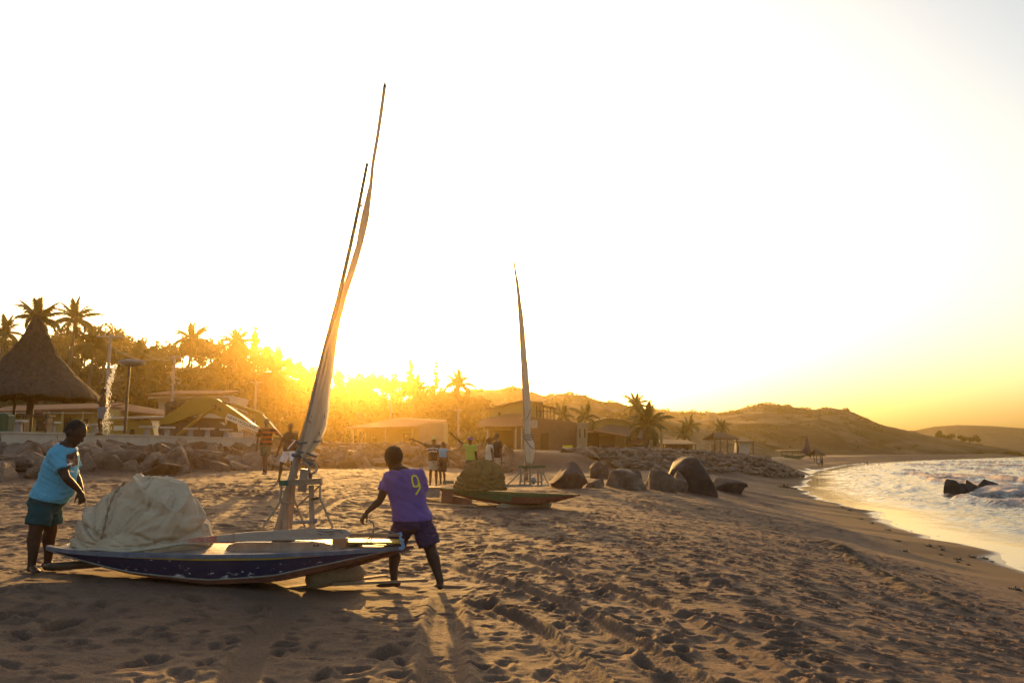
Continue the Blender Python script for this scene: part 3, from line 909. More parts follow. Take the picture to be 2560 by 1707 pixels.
# poles and bow rope
local(boat1, MB().tube([b1(470, 1352, 8.55), b1(700, 1346, 8.6), b1(880, 1336, 8.65), b1(1006, 1337, 8.66)], [.018, .02, .018, .014], 8), 'spar', M_wood)
rope_on(boat1, [b1(995, 1334, 8.64), b1(1003, 1332, 8.60), b1(1000, 1345, 8.56), b1(1006, 1362, 8.54), b1(1003, 1372, 8.52), b1(1010, 1366, 8.6), b1(1004, 1345, 8.68)], .011, M_brope, 'bow_rope', 26)
local(boat1, MB().ell(b1(1003, 1371, 8.53), (.03, 0, 0), (0, .028, 0), (0, 0, .02)), 'rope_knot', M_brope, True)
rope_on(boat1, [b1(922, 1298, 8.72), b1(934, 1310, 8.70), b1(930, 1335, 8.68), b1(917, 1352, 8.66), b1(925, 1356, 8.66), b1(934, 1330, 8.66), b1(938, 1318, 8.68), b1(975, 1328, 8.68), b1(1000, 1336, 8.66)], .0065, M_droprope, 'hauling_rope', 50)

# the long plank lying on its edge on deck
plank = thing('long_plank', 'long pale plank with red painted end lying along the blue boat deck', 'plank', P(660, 1345, 8.30))
o2 = plank
def pl(u, v, d):
    return W(plank, P(u, v, d))
rings = []
for k in range(25):
    q = k / 24
    u = 455 + 424 * q
    top = float(np.interp(q, [0, .06, .4, .8, .96, 1], [1351, 1344, 1329, 1319, 1321, 1330]))
    bo = float(np.interp(q, [0, .06, .4, .8, .96, 1], [1353, 1356, 1350, 1349, 1346, 1334]))
    a = pl(u, top, 8.31); b_ = pl(u, bo, 8.29)
    rings.append([a + Vector((0, -.012, 0)), b_ + Vector((0, -.014, 0)), b_ + Vector((0, .014, 0)), a + Vector((0, .012, 0))])
bpy.context.view_layer.update()
local(plank, MB().loft(rings), 'board', M_plankpaint)
rr2 = [[p + Vector((0, -.003, 0)) for p in (r_[0], r_[1])] for r_ in rings[1:6]]
local(plank, MB().loft(rr2, cap=False, closed=False), 'red_end', M_red)
for u0, u1, va, vb in [(792, 830, 1326, 1330), (815, 850, 1330, 1325), (795, 806, 1333, 1337), (822, 836, 1336, 1333), (846, 858, 1324, 1332)]:
    local(plank, MB().beam(pl(u0, va, 8.27), pl(u1, vb, 8.27), .004, .008), 'painted_mark', M_rim)
local(plank, MB().beam(pl(583, 1331, 8.28), pl(585, 1351, 8.28), .004, .006, up=(1, 0, 0)), 'binding', M_red)

# ------------------------------------------------------------------ cloth bundles
def bundle(name, label, cat, c, rx, ry, h, m, prof, seed, group=None, folds=1.0):
    """cloth pulled over a pile: uneven dome with ridges, hollows and gathered folds"""
    nT, nR = 240, 130
    th = np.linspace(0, 2 * np.pi, nT + 1)[None, :]; q = np.linspace(0.0, 1.0, nR)[:, None]
    rr = np.sin(q * np.pi / 2 * 1.0) ** 0.9
    X = rx * rr * np.cos(th); Yy = ry * rr * np.sin(th)
    base = np.cos(q * np.pi / 2) ** 0.72 * np.ones_like(th)
    xk = X / rx
    Zt = np.interp(xk, prof[0], prof[1])
    Z = h * base * 0.25 + h * Zt * np.clip(1 - (Yy / ry / np.sqrt(np.clip(1 - xk ** 2, .02, 1))) ** 2, 0, 1) ** 0.55 * 0.75
    # gathers run from the hem upwards; sags between high points
    def ridged(x, y, sd, oc=2):
        return 1 - np.clip(np.abs(fbm(x, y, sd, oc)) * 2.6, 0, 1)
    thw = th + 1.3 * q + .35 * fbm(X * 2, Z * 2 + seed, seed + 5, 2)
    f1 = fbm(np.cos(th) * 1.6 + 7, np.sin(th) * 1.6 + 3 + seed + q * .8, seed, 3)
    f2 = ridged(np.cos(thw) * 2.6 + 11, np.sin(thw) * 2.6 + seed + q * .35, seed + 1)
    f3 = ridged(X * 1.5 + Z * 2.3 + seed, Yy * 1.3 - Z * 1.1 + X * .5, seed + 2)
    f4 = ridged(np.cos(thw) * 6.5 + 4, np.sin(thw) * 6.5 + seed + q * .5, seed + 3)
    low = sstep(.15, .55, q)
    x0, z0 = -.34 * rx, .06
    ph = np.arctan2(Z - z0, X - x0); rp = np.hypot(Z - z0, X - x0)
    pin = ridged(ph * 3.4 + seed + .5 * fbm(X * 2.5, Z * 2.5, seed + 8, 2), rp * .55 + 2, seed + 6) ** 3 * sstep(.03, .20, rp) * sstep(1.3, .6, rp) * (Yy < 0)
    f5 = ridged(X * 1.3 + Z * 4.2 + .6 * fbm(X * 2, Yy * 2, seed + 11, 2) + seed, Yy * 1.2 + X * .9, seed + 9) ** 3 * sstep(.1, .3, q)
    fac = -.10 * np.clip(.22 - np.abs(xk + .42) + .0 * q, 0, 1) * (Yy < 0) * sstep(.45, .75, Z / h)
    bump = folds * (0.08 * f1 + .030 * (.55 - f2 ** 1.6) * low + .075 * (f3 ** 1.6 - .5) + .012 * (.5 - f4) * (.3 + .7 * low) - .07 * pin - .05 * f5 + .8 * fac)
    nx = X / rx; ny = Yy / ry
    X = X + nx * bump * 0.9; Yy = Yy + ny * bump * 0.9; Z = Z + bump * 0.8 * np.clip(Z / h + .15, 0, 1)
    Z = np.maximum(Z, 0.004)
    X[:, -1] = X[:, 0]; Yy[:, -1] = Yy[:, 0]; Z[:, -1] = Z[:, 0]
    me = grid_mesh(name, X, Yy, Z)
    o = link(name, me, m); o.location = c
    fix_normals(me)
    return tag(o, label, cat, group)
cb = P(366, 1346, 8.75)
tarp = bundle('canvas_cover', 'dirty white canvas bundle heaped on the stern of the blue boat', 'canvas', (cb.x, 8.74, 0.135 + .285), .735, .45, .79, M_tarp,
              ([-1, -.93, -.8, -.6, -.35, -.1, .1, .3, .5, .7, .85, .95, 1], [0.18, .40, .56, .76, .93, 1.0, .985, .93, .84, .68, .48, .34, .12]), 7)
hem = local(tarp, MB().tube(wobble([(-.74, -.05, .05), (-.62, -.33, .02), (-.3, -.46, .05), (0, -.48, .03), (.3, -.45, .06), (.55, -.33, .09), (.72, -.1, .05)], 40), .016, 7), 'hem_rope', M_rope, True)
local(tarp, MB().tube(wobble([(-.16, -.20, .72), (-.20, -.34, .60), (-.21, -.425, .45), (-.22, -.46, .30), (-.24, -.475, .15)], 24), [.012 + .006 * math.sin(i * 1.7) for i in range(25)], 6), 'seam', M_wood, True)

# ------------------------------------------------------------------ farther boat
D2 = 21.8
boat2 = thing('sailboat', 'green and maroon fishing sailboat with upright mast, resting beside the dark boulders', 'boat', (XU(1268, D2), D2, 0.06), 0)
boat2.rotation_euler = (R(-4), R(2.2), R(-3))
pal2 = dict(side=M_green, stripe=M_lime, bottom=M_maroon, strip=M_redbrown, rim=M_green, deck=M_wood, stem=M_maroon)
bpy.context.view_layer.update()
hull(boat2, pal2, L=3.6)
def b2(u, v, d):
    return W(boat2, P(u, v, d))
def lb(mb, name, m, smooth=False):
    return local(boat2, mb, name, m, smooth)
lb(MB().beam((-1.7, -.34, .06), (-.9, -.52, -.02), .02, .20), 'maroon_patch', M_maroon)
rings = []
for k in range(13):
    q = k / 12; x = .15 + 1.6 * q; b = .62 * float(np.interp((x + 1.875) / 3.75, [.45, .65, .82, .93, 1.0], [1.0, .95, .68, .34, .06])) + .012
    zt = float(np.interp(q, [0, .5, 1], [.18, .20, .30])); zb = float(np.interp(q, [0, .5, 1], [.0, .05, .27]))
    rings.append([(x, -b, zt), (x, -b * .9, zb)])
lb(MB().loft(rings, cap=False, closed=False), 'maroon_bow_panel', M_maroon)
lb(MB().box(b2(1118, 1240, 21.4), (.28, .16, .30)), 'skeg', M_maroon)
lb(MB().box(b2(1121, 1205, 21.7), (.26, .30, .08)), 'stern_box', M_dkgreen)
lb(MB().beam(b2(1140, 1218, 21.6), b2(1330, 1212, 21.6), .05, .05), 'spar', M_wood)
lb(MB().beam(b2(1260, 1216, 21.4), b2(1372, 1213, 21.5), .22, .035), 'white_board', M_deck)
lb(MB().beam(b2(1297, 1167, 21.65), b2(1364, 1166, 21.65), .14, .07), 'bench_board', M_green)
for u, d in [(1303, 21.6), (1313, 21.9), (1326, 21.6), (1345, 21.9), (1353, 21.6)]:
    lb(MB().tube([b2(u, 1168, d), b2(u - 1 + (u - 1325) * .08, 1216, d)], .026, 8), 'post', M_woodv)
lb(MB().tube([b2(1300, 1170, 21.6), b2(1297, 1184, 21.6), b2(1268, 1212, 21.5)], .018, 6), 'strut', M_woodv)
lb(MB().tube([b2(1360, 1170, 21.6), b2(1358, 1182, 21.6), b2(1372, 1212, 21.6)], .018, 6), 'strut', M_woodv)
lb(MB().tube([b2(1294, 1183, 21.6), b2(1356, 1181, 21.6)], .016, 6), 'crossbar', M_woodv)
lb(MB().tube([b2(1298, 1203, 21.6), b2(1352, 1204, 21.6)], .020, 6), 'crossbar', M_wood)
lb(MB().ell(b2(1334, 1201, 21.55), (.07, 0, 0), (0, .06, 0), (0, 0, .10)), 'float', M_deck, True)
mpx = [(1316, 1200), (1315, 1120), (1313, 1040), (1309, 960), (1305, 880), (1300, 790), (1294, 720), (1285, 655)]
mp_ = wobble([b2(u, v, 21.7) for u, v in mpx], 40)
lb(MB().tube(mp_, [float(np.interp(i / 40, [0, .4, .8, 1], [.055, .05, .042, .022])) for i in range(41)], 10), 'mast', M_woodv, True)
V2 = [1160, 1145, 1125, 1105, 1090, 1060, 1030, 990, 960, 920, 880, 840, 790, 740, 700]
L2_ = [1318, 1315, 1312, 1312, 1312, 1312, 1312, 1309, 1307, 1305, 1303, 1301, 1299, 1295, 1292]
R2_ = [1330, 1334, 1338, 1334, 1327, 1326, 1327, 1325, 1323, 1320, 1316, 1313, 1308, 1301, 1296]
rings = []
for i in range(71):
    v = 1160 - 460 * i / 70
    l = float(np.interp(-v, [-q for q in V2], L2_)); r = float(np.interp(-v, [-q for q in V2], R2_))
    c = b2((l + r) / 2, v, 21.62); w = max((r - l) / 2 / F_PX * 21.7, .01)
    rings.append([c + Vector((math.cos(a) * w * (1 + .07 * math.sin(i * .9 + 2 * a)), math.sin(a) * w * .9 * (1 + .1 * math.sin(4 * a + i * .4)), 0)) for a in [2 * math.pi * k / 20 for k in range(20)]])
lb(MB().loft(rings), 'furled_sail', M_sail, True)
for i, v in enumerate([1098, 1093, 1088]):
    c = b2(1319, v, 21.62)
    lb(MB().tube([c + Vector((.13 * math.cos(a), .13 * math.sin(a), .012 * math.sin(a + i))) for a in [2 * math.pi * k / 16 for k in range(17)]], .012, 6), 'lashing', M_droprope, True)
rope_on(boat2, [b2(1313, 1098, 21.46), b2(1320, 1108, 21.46), b2(1328, 1118, 21.47), b2(1336, 1122, 21.5)], .012, M_droprope)
rope_on(boat2, [b2(1313, 1050, 21.5), b2(1320, 1040, 21.46), b2(1327, 1022, 21.5)], .009, M_droprope)
cb = P(1202, 1214, 21.6)
net = bundle('tarpaulin_cover', 'ochre tarpaulin bundle heaped on the green boat', 'tarpaulin', (cb.x, 21.6, .06 + .36), .72, .42, .86, M_net,
             ([-1, -.93, -.8, -.6, -.35, -.12, .1, .3, .5, .7, .85, .95, 1], [0.12, .34, .55, .74, .93, 1.0, .99, .93, .85, .68, .5, .34, .1]), 23, folds=1.0)

# ------------------------------------------------------------------ rollers, planks and logs on the sand
def log(label, a, b, r, m, name='roller_log', cat='log', n=14, rough=.06, group=None):
    a = V3(a); b = V3(b)
    rings = []
    d = (b - a); L = d.length; d.normalize(); x = d.cross(Vector((0, 0, 1))).normalized(); z = x.cross(d)
    random.seed(int(abs(a.x * 100) + 7))
    root = thing(name, label, cat, a, 0, group)
    nr = 12
    for i in range(nr + 1):
        q = i / nr; k = 1 - .35 * (abs(2 * q - 1) ** 14)
        rings.append([d * (q * L) + (x * math.cos(t) + z * math.sin(t)) * r * k * (1 + rough * math.sin(3 * t + q * 4) + rough * .5 * random.uniform(-1, 1)) for t in [2 * math.pi * j / n for j in range(n)]])
    local(root, MB().loft(rings), 'trunk', m, True)
    for e, s in ((0, -1), (L, 1)):
        local(root, MB().tube([d * (e - s * .006), d * (e + s * .004)], r * .62, n), 'cut_end', M_woodv)
    return root
def gpt(u, v, up=0.0):
    p = G(u, v); p.z += up
    return p
p = gpt(770, 1466); log('thick pale roller log wedged under the bow of the blue boat', (p.x, p.y, .10), (p.x + .48, p.y + .45, .115), .10, M_log)
p = gpt(110, 1424); log('long dark log half buried under the stern of the blue boat', (p.x, p.y, p.z + .03), (p.x + .95, p.y + .10, p.z + .08), .045, M_darkwood)
p = gpt(1190, 1278); log('short roller log under the green boat', (XU(1245, 21.2), 21.2, .0), (XU(1372, 22.2), 22.2, .02), .115, M_log)
def board(label, a, b, w, h, m, group=None):
    a = V3(a); root = thing('loose_board', label, 'board', a, 0, group)
    e = V3(b) - a
    local(root, MB().beam((0, 0, 0), e, w, h, taper=.9), 'board', m)
    s = Vector((-e.y, e.x, 0)).normalized() * w * .2
    local(root, MB().beam(s * 1 + Vector((0, 0, h * .5)), e + s + Vector((0, 0, h * .5)), .006, .004), 'crack', M_darkwood)
    return root
p = gpt(830, 1468); q = gpt(1062, 1462); board('splintered plank on the sand beside the bare foot', (p.x, p.y, .045), (q.x, q.y, .05), .11, .03, M_wood)
p = gpt(680, 1462); q = gpt(960, 1452); board('thin plank laid under the thick roller log', (p.x, p.y, .03), (q.x, q.y + .15, .035), .09, .025, M_wood)
p = gpt(1066, 1264); q = gpt(1190, 1270); board('narrow plank on sand beside the green boat stern', (p.x, p.y, p.z + .05), (q.x, q.y, q.z + .05), .14, .04, M_wood)
p = G(1085, 1242)
bx_ = thing('wooden_box', 'pale low wooden box on sand behind the green boat stern', 'box', (XU(1084, 22.6), 22.6, gz(XU(1084, 22.6), 22.6) + .02), R(4))
local(bx_, MB().box((0, 0, .13), (.46, .5, .25)), 'body', M_deck)
local(bx_, MB().box((0, 0, .27), (.50, .54, .03)), 'lid', M_wood)
# ================================================================== PEOPLE
M_skin = mat('dark_brown_skin', (0.050, 0.023, 0.013), (0.068, 0.033, 0.018), 0.55, 8, 0.05, spec=0.2)
M_skin2 = mat('tanned_skin', (0.13, 0.066, 0.037), (0.17, 0.09, 0.05), 0.55, 8, 0.04, spec=0.2)
M_hair = mat('black_hair', (0.010, 0.008, 0.006), (0.02, 0.015, 0.012), 0.7, 60, 0.5)
M_redhair = mat('reddish_hair', (0.16, 0.035, 0.015), (0.24, 0.06, 0.02), 0.6, 60, 0.5)
M_cyan = mat('sky_blue_cotton', (0.10, 0.33, 0.48), (0.12, 0.36, 0.52), 0.9, 5, 0.1, bscale=14, bdist=.05)
M_teal = mat('dark_teal_cotton', (0.016, 0.050, 0.055), (0.024, 0.065, 0.07), 0.9, 6, 0.15, bscale=12, bdist=.05)
M_violet = mat('violet_jersey', (0.115, 0.072, 0.25), (0.135, 0.088, 0.29), 0.85, 5, 0.12, bscale=10, bdist=.05)
M_navy = mat('dark_purple_shorts', (0.035, 0.020, 0.055), (0.05, 0.03, 0.075), 0.85, 6, 0.15, bscale=12, bdist=.05)
M_numy = mat('yellow_print', (0.62, 0.55, 0.02), (0.68, 0.6, 0.03), 0.7, 10, 0)
M_blackc = mat('black_cotton', (0.018, 0.015, 0.018), (0.03, 0.026, 0.03), 0.9, 6, 0.1)
M_beige = mat('beige_shorts', (0.36, 0.30, 0.22), (0.44, 0.37, 0.28), 0.9, 6, 0.1)
M_white = mat('white_cotton', (0.62, 0.58, 0.60), (0.72, 0.68, 0.70), 0.9, 6, 0.1)
M_ltgreen = mat('yellow_green_cotton', (0.28, 0.38, 0.06), (0.33, 0.43, 0.08), 0.9, 6, 0.1)
M_cap_y = mat('yellow_cap', (0.55, 0.45, 0.12), (0.62, 0.52, 0.16), 0.85, 8, 0.05)
M_cap_v = mat('violet_cap', (0.10, 0.05, 0.20), (0.13, 0.07, 0.24), 0.85, 8, 0.05)
M_greysh = mat('blue_grey_swim_shorts', (0.09, 0.11, 0.13), (0.2, 0.23, 0.25), 0.8, 12, 0.1)
M_olive = mat('olive_shorts', (0.10, 0.09, 0.05), (0.15, 0.13, 0.07), 0.9, 8, 0.1)
M_tan_top = mat('pale_tan_top', (0.50, 0.42, 0.30), (0.58, 0.5, 0.37), 0.9, 8, 0.1)
M_eye = mat('eye_white', (0.6, 0.57, 0.52), (0.65, 0.6, 0.55), 0.3, 8, 0)
def stripes_mat():
    m, nt, b, out = new_mat('orange_black_striped_jersey')
    tc = nt.nodes.new('ShaderNodeNewGeometry'); sx = nt.nodes.new('ShaderNodeSeparateXYZ')
    nt.links.new(tc.outputs['Position'], sx.inputs[0])
    a = nt.nodes.new('ShaderNodeMath'); a.operation = 'MULTIPLY'; a.inputs[1].default_value = 7.0
    f = nt.nodes.new('ShaderNodeMath'); f.operation = 'FRACT'
    r = nt.nodes.new('ShaderNodeValToRGB'); r.color_ramp.interpolation = 'CONSTANT'
    r.color_ramp.elements[0].color = (0.34, 0.055, 0.015, 1); r.color_ramp.elements[1].color = (0.035, 0.018, 0.012, 1); r.color_ramp.elements[1].position = 0.5
    nt.links.new(sx.outputs['Z'], a.inputs[0]); nt.links.new(a.outputs[0], f.inputs[0]); nt.links.new(f.outputs[0], r.inputs['Fac'])
    nt.links.new(r.outputs['Color'], b.inputs['Base Color']); b.inputs['Roughness'].default_value = 0.9
    return m
M_stripe = stripes_mat()

def lerp(a, b, t):
    return a + (b - a) * t
def limb(mb, pts, rads, n=10):
    """tapered round limb with ball joints"""
    ps = [V3(p) for p in pts]
    mb.tube(ps, rads, n)
    for p, r in zip(ps, rads):
        mb.ell(p, (r, 0, 0), (0, r, 0), (0, 0, r), 10, 7)
def hand(mb, wrist, d, nrm, S, curl=0.5, spread=0.16, thumb_side=1, point=False, detail=True):
    """palm, four fingers of different length with knuckle bends and a thumb off the side of the palm"""
    d = V3(d).normalized(); nrm = V3(nrm); nrm = (nrm - d * nrm.dot(d)).normalized(); side = d.cross(nrm).normalized()
    w = V3(wrist)
    pc = w + d * .05 * S
    mb.ell(pc, d * .056 * S, side * .042 * S, nrm * .017 * S, 12, 8)
    mb.tube([w - d * .02 * S, w + d * .03 * S], [.025 * S, .026 * S], 8)
    for k, (off, ln) in enumerate([(-.030, .072), (-.010, .082), (.011, .076), (.030, .060)]):
        base = w + d * .092 * S + side * off * S
        ang = spread * (k - 1.5) / 1.5
        dd = (d * math.cos(ang) + side * math.sin(ang)).normalized()
        cu = curl * (0.15 if (point and k == 0) else 1.0)
        p = base - dd * .02 * S; pts = [p, base]
        for seg, f in enumerate((.45, .32, .23)):
            a = cu * (0.5 + seg * 0.75)
            v = dd * math.cos(a) + nrm * math.sin(a)
            p = pts[-1] + v * ln * f * S
            pts.append(p)
        r = .0088 * S if detail else .011 * S
        limb(mb, pts, [r * 1.1, r * 1.1, r, r * .95, r * .8], 7)
    tb = w + d * .03 * S - side * thumb_side * .030 * S
    v1 = (d * .75 - side * thumb_side * .62 + nrm * .25).normalized(); v2 = (d * .92 - side * thumb_side * .25 + nrm * (.25 + .3 * curl)).normalized()
    limb(mb, [tb, tb + v1 * .038 * S, tb + v1 * .038 * S + v2 * .03 * S, tb + v1 * .038 * S + v2 * .052 * S], [.012 * S, .0105 * S, .0095 * S, .008 * S], 7)
def foot(mb, ankle, d, S, gz_=None):
    a = V3(ankle); d = V3(d); d.z = 0; d.normalize(); s = Vector((-d.y, d.x, 0)); z0 = gz_ if gz_ is not None else a.z - .075 * S
    mb.tube([a, Vector((a.x, a.y, z0 + .045 * S))], [.040 * S, .042 * S], 9)
    mb.ell(Vector((a.x, a.y, z0 + .035 * S)) - d * .03 * S, d * .045 * S, s * .036 * S, (0, 0, .036 * S))
    mb.ell(Vector((a.x, a.y, z0 + .036 * S)) + d * .05 * S, d * .085 * S, s * .040 * S, (0, 0, .034 * S))
    mb.ell(Vector((a.x, a.y, z0 + .022 * S)) + d * .12 * S, d * .065 * S, s * .046 * S, (0, 0, .022 * S))
    for k in range(5):
        o = (k - 2) * .018 * S; ln = (.175 - .012 * abs(k - 1)) * S
        mb.ell(Vector((a.x, a.y, z0 + .014 * S)) + d * ln + s * o, d * .022 * S, s * .0095 * S, (0, 0, .011 * S), 8, 6)
def ring_at(c, ax, ay, w, d, n=18, p=2.4):
    """super-ellipse ring"""
    out = []
    for k in range(n):
        a = 2 * math.pi * k / n
        ca, sa = math.cos(a), math.sin(a)
        out.append(c + ax * (w * math.copysign(abs(ca) ** (2 / p), ca)) + ay * (d * math.copysign(abs(sa) ** (2 / p), sa)))
    return out
def person(label, J, S=1.0, skin=None, hair=None, shirt=None, shorts=None, group=None, voxel=0.018, belly=0.0, stocky=1.0, face=(1, 0, 0), up=(0, 0, 1),
           sleeve=0.55, hem=0.0, shorts_len=0.85, long_hair=False, cap=None, hands=None, feetdir=None, ground=None, skirt=False, brim=None, cat='person', afro=0.0, leg=1.0, headk=1.0):
    """J: joint name -> world point. Body is one continuous skin; hair and clothes are its children"""
    J = {k: V3(p) for k, p in J.items()}
    skin = skin or M_skin
    pel = (J['hipL'] + J['hipR']) / 2; nk = J['neck']; shm = (J['shL'] + J['shR']) / 2
    base = Vector((pel.x, pel.y, (min(ground.values()) if isinstance(ground, dict) else ground if ground is not None else min(J['anL'].z, J['anR'].z) - .08 * S)))
    root = thing('person', label, cat, base, 0, group)
    spine = (nk - pel).normalized()
    hx = (J['hipR'] - J['hipL']).normalized(); sx = (J['shR'] - J['shL']).normalized()
    shw = (J['shR'] - J['shL']).length / 2; hipw = (J['hipR'] - J['hipL']).length / 2
    fwd_h = hx.cross(spine).normalized() * -1; fwd_s = sx.cross(spine).normalized() * -1
    # fwd points to the chest side: lateral axis runs left -> right hand of the person
    def torso(infl, t0, t1, n=12, flare=0.0):
        rings = []
        for i in range(n + 1):
            t = lerp(t0, t1, i / n)
            c = pel + (nk - pel) * t
            ax = lerp(hx, sx, min(1, max(0, t))).normalized(); fw = lerp(fwd_h, fwd_s, min(1, max(0, t))).normalized()
            w = float(np.interp(t, [-.18, -.05, .1, .35, .62, .85, .97, 1.06], [.11, .165, .172, .152, .172, .176, .12, .06])) * S * stocky
            w *= float(np.interp(t, [.5, .85], [1, (shw / (.185 * S)) ** .6]))
            d = float(np.interp(t, [-.18, -.05, .1, .35, .62, .85, .97, 1.06], [.10, .120, .118, .108, .122, .105, .075, .058])) * S * stocky
            off = float(np.interp(t, [0, .15, .35, .6, .9], [0, .6, 1, .35, 0])) * belly
            fl = flare * max(0, 1 - (t - t0) / max(1e-6, (t1 - t0) * .5))
            rings.append(ring_at(c + fw * off * .55, ax, fw, w + infl + fl, d + infl + off * .6 + fl))
        return rings
    body = MB()
    body.loft(torso(0, -.18, 1.06))
    body.tube([lerp(pel, nk, .93), nk, J['head'] - V3(up).normalized() * .05 * S], [.062 * S, .056 * S, .054 * S], 12)
    for s_ in ('L', 'R'):
        sh, el, wr = J['sh' + s_], J['el' + s_], J['wr' + s_]
        limb(body, [lerp(shm, sh, .45), sh, lerp(sh, el, .45), el, lerp(el, wr, .25), lerp(el, wr, .6), wr],
             [.062 * S, .060 * S * stocky, .050 * S * stocky, .040 * S, .043 * S, .036 * S, .026 * S])
        hp, kn, an = J['hip' + s_], J['kn' + s_], J['an' + s_]
        bk = Vector((0, 0, 0))
        cv = lerp(kn, an, .28)
        ff = V3(feetdir[s_]) if feetdir else V3(face)
        ff = Vector((ff.x, ff.y, 0)).normalized()
        limb(body, [hp, lerp(hp, kn, .4), kn, cv - ff * .018 * S, lerp(kn, an, .65), an], [.088 * S * stocky, .080 * S * stocky, .058 * S * leg, .060 * S * leg, .045 * S * leg, .036 * S * leg])
        foot(body, an, ff, S, (ground if isinstance(ground, float) else None) if not isinstance(ground, dict) else ground[s_])
        if hands and s_ in hands:
            hd = dict(hands[s_]); hand(body, wr, hd.pop('d'), hd.pop('n'), S, detail=voxel < .01, **hd)
        else:
            hand(body, wr, (wr - el), fwd_h if abs((wr - el).normalized().dot(fwd_h)) < .9 else Vector((0, 0, -1)), S, detail=voxel < .01)
    # head
    f = V3(face).normalized(); u_ = V3(up); u_ = (u_ - f * u_.dot(f)).normalized(); r_ = f.cross(u_).normalized(); h = J['head']; S_ = S; S = S * headk
    body.ell(h + u_ * .022 * S, f * .098 * S, r_ * .078 * S, u_ * .098 * S, 18, 12)
    body.ell(h - u_ * .045 * S + f * .025 * S, f * .070 * S, r_ * .060 * S, u_ * .072 * S, 14, 10)
    body.ell(h - u_ * .092 * S + f * .062 * S, f * .028 * S, r_ * .034 * S, u_ * .024 * S, 10, 7)       # chin
    body.ell(h + u_ * .030 * S + f * .082 * S, f * .020 * S, r_ * .052 * S, u_ * .014 * S, 10, 7)       # brow
    body.tube([h + u_ * .018 * S + f * .090 * S, h - u_ * .024 * S + f * .112 * S], [.008 * S, .014 * S], 8)   # nose
    body.ell(h - u_ * .026 * S + f * .104 * S, f * .016 * S, r_ * .019 * S, u_ * .011 * S, 8, 6)
    body.ell(h - u_ * .052 * S + f * .088 * S, f * .014 * S, r_ * .026 * S, u_ * .007 * S, 8, 6)        # lips
    body.ell(h - u_ * .064 * S + f * .086 * S, f * .013 * S, r_ * .023 * S, u_ * .007 * S, 8, 6)
    for s_ in (-1, 1):
        body.ell(h - u_ * .002 * S + r_ * s_ * .078 * S - f * .006 * S, f * .018 * S, r_ * .012 * S, u_ * .031 * S, 9, 7)   # ears
        body.ell(h + u_ * .012 * S + r_ * s_ * .032 * S + f * .078 * S, f * .014 * S, r_ * .016 * S, u_ * .011 * S, 8, 6)   # eyes
    bo = remeshed(body, 'body', skin, root, voxel, 3)
    # hair
    hm_ = MB()
    if hair is not None:
        hm_.ell(h + u_ * .030 * S - f * .012 * S, f * (.096 + afro) * S, r_ * (.080 + afro) * S, u_ * (.097 + afro) * S, 18, 12)
        hm_.ell(h + u_ * .005 * S - f * .030 * S, f * (.062 + afro) * S, r_ * (.070 + afro) * S, u_ * .060 * S, 14, 10)
        if long_hair:
            hm_.tube([h + u_ * .04 * S - f * .05 * S, h - u_ * .08 * S - f * .085 * S, h - u_ * .22 * S - f * .10 * S, h - u_ * .34 * S - f * .09 * S], [.085 * S, .085 * S, .075 * S, .03 * S], 12)
        rng = random.Random(5)
        remeshed(hm_, 'hair', hair, root, max(voxel * .8, .007), 2, disp=lambda co: (0.004 * S * fbm(co[:, 0] * 90 + co[:, 2] * 40, co[:, 1] * 90 + co[:, 2] * 70, 3, 2)))
    if cap is not None:
        cm = MB()
        cm.ell(h + u_ * .055 * S - f * .006 * S, f * .108 * S, r_ * .092 * S, u_ * .086 * S, 18, 12)
        bd = V3(brim) if brim else f
        cm.ell(h + u_ * .050 * S + bd * .115 * S, bd * .075 * S, bd.cross(u_) * .070 * S, u_ * .010 * S, 14, 8)
        remeshed(cm, 'cap', cap, root, max(voxel * .7, .008), 2)
    S = S_
    wr_ = lambda co: (-0.028 * S * np.clip(.35 - np.abs(fbm(co[:, 0] * 5 + co[:, 2] * 7, co[:, 1] * 5 - co[:, 2] * 6, 15, 2)), 0, 1) + 0.008 * S * fbm(co[:, 0] * 9 + co[:, 2] * 16, co[:, 1] * 9 - co[:, 2] * 9, 13, 3) + 0.004 * S * fbm(co[:, 0] * 22 - co[:, 2] * 14, co[:, 1] * 20, 14, 2))
    so = None
    if shirt is not None:
        sm = MB()
        sm.loft(torso(.020 * S, hem, 1.0, 14, flare=.016 * S))
        if sleeve > 0:
            for s_ in ('L', 'R'):
                sh, el = J['sh' + s_], J['el' + s_]
                e = lerp(sh, el, sleeve)
                sm.tube([lerp(shm, sh, .35), lerp(shm, sh, .9), lerp(sh, el, sleeve * .5), e], [.082 * S, .080 * S * stocky, .076 * S * stocky, .074 * S * stocky], 14)
                sm.ell(sh, (.076 * S, 0, 0), (0, .076 * S, 0), (0, 0, .076 * S))
        so = remeshed(sm, 'shirt', shirt, root, max(voxel, .011), 3, disp=wr_)
    if shorts is not None:
        pm = MB()
        pm.loft(torso(.026 * S, -.14, .22, 8))
        for s_ in ('L', 'R'):
            hp, kn = J['hip' + s_], J['kn' + s_]
            pm.tube([lerp(pel, hp, .7) + Vector((0, 0, .02)), lerp(hp, kn, .3), lerp(hp, kn, shorts_len)], [.115 * S * stocky, .108 * S * stocky, (.112 if shorts_len < .92 else .085) * S * stocky], 16)
        if skirt:
            pm.tube([pel, lerp(pel, (J['knL'] + J['knR']) / 2, shorts_len)], [.16 * S, .19 * S], 16)
        remeshed(pm, 'shorts', shorts, root, max(voxel, .011), 3, disp=wr_)
    return root, so
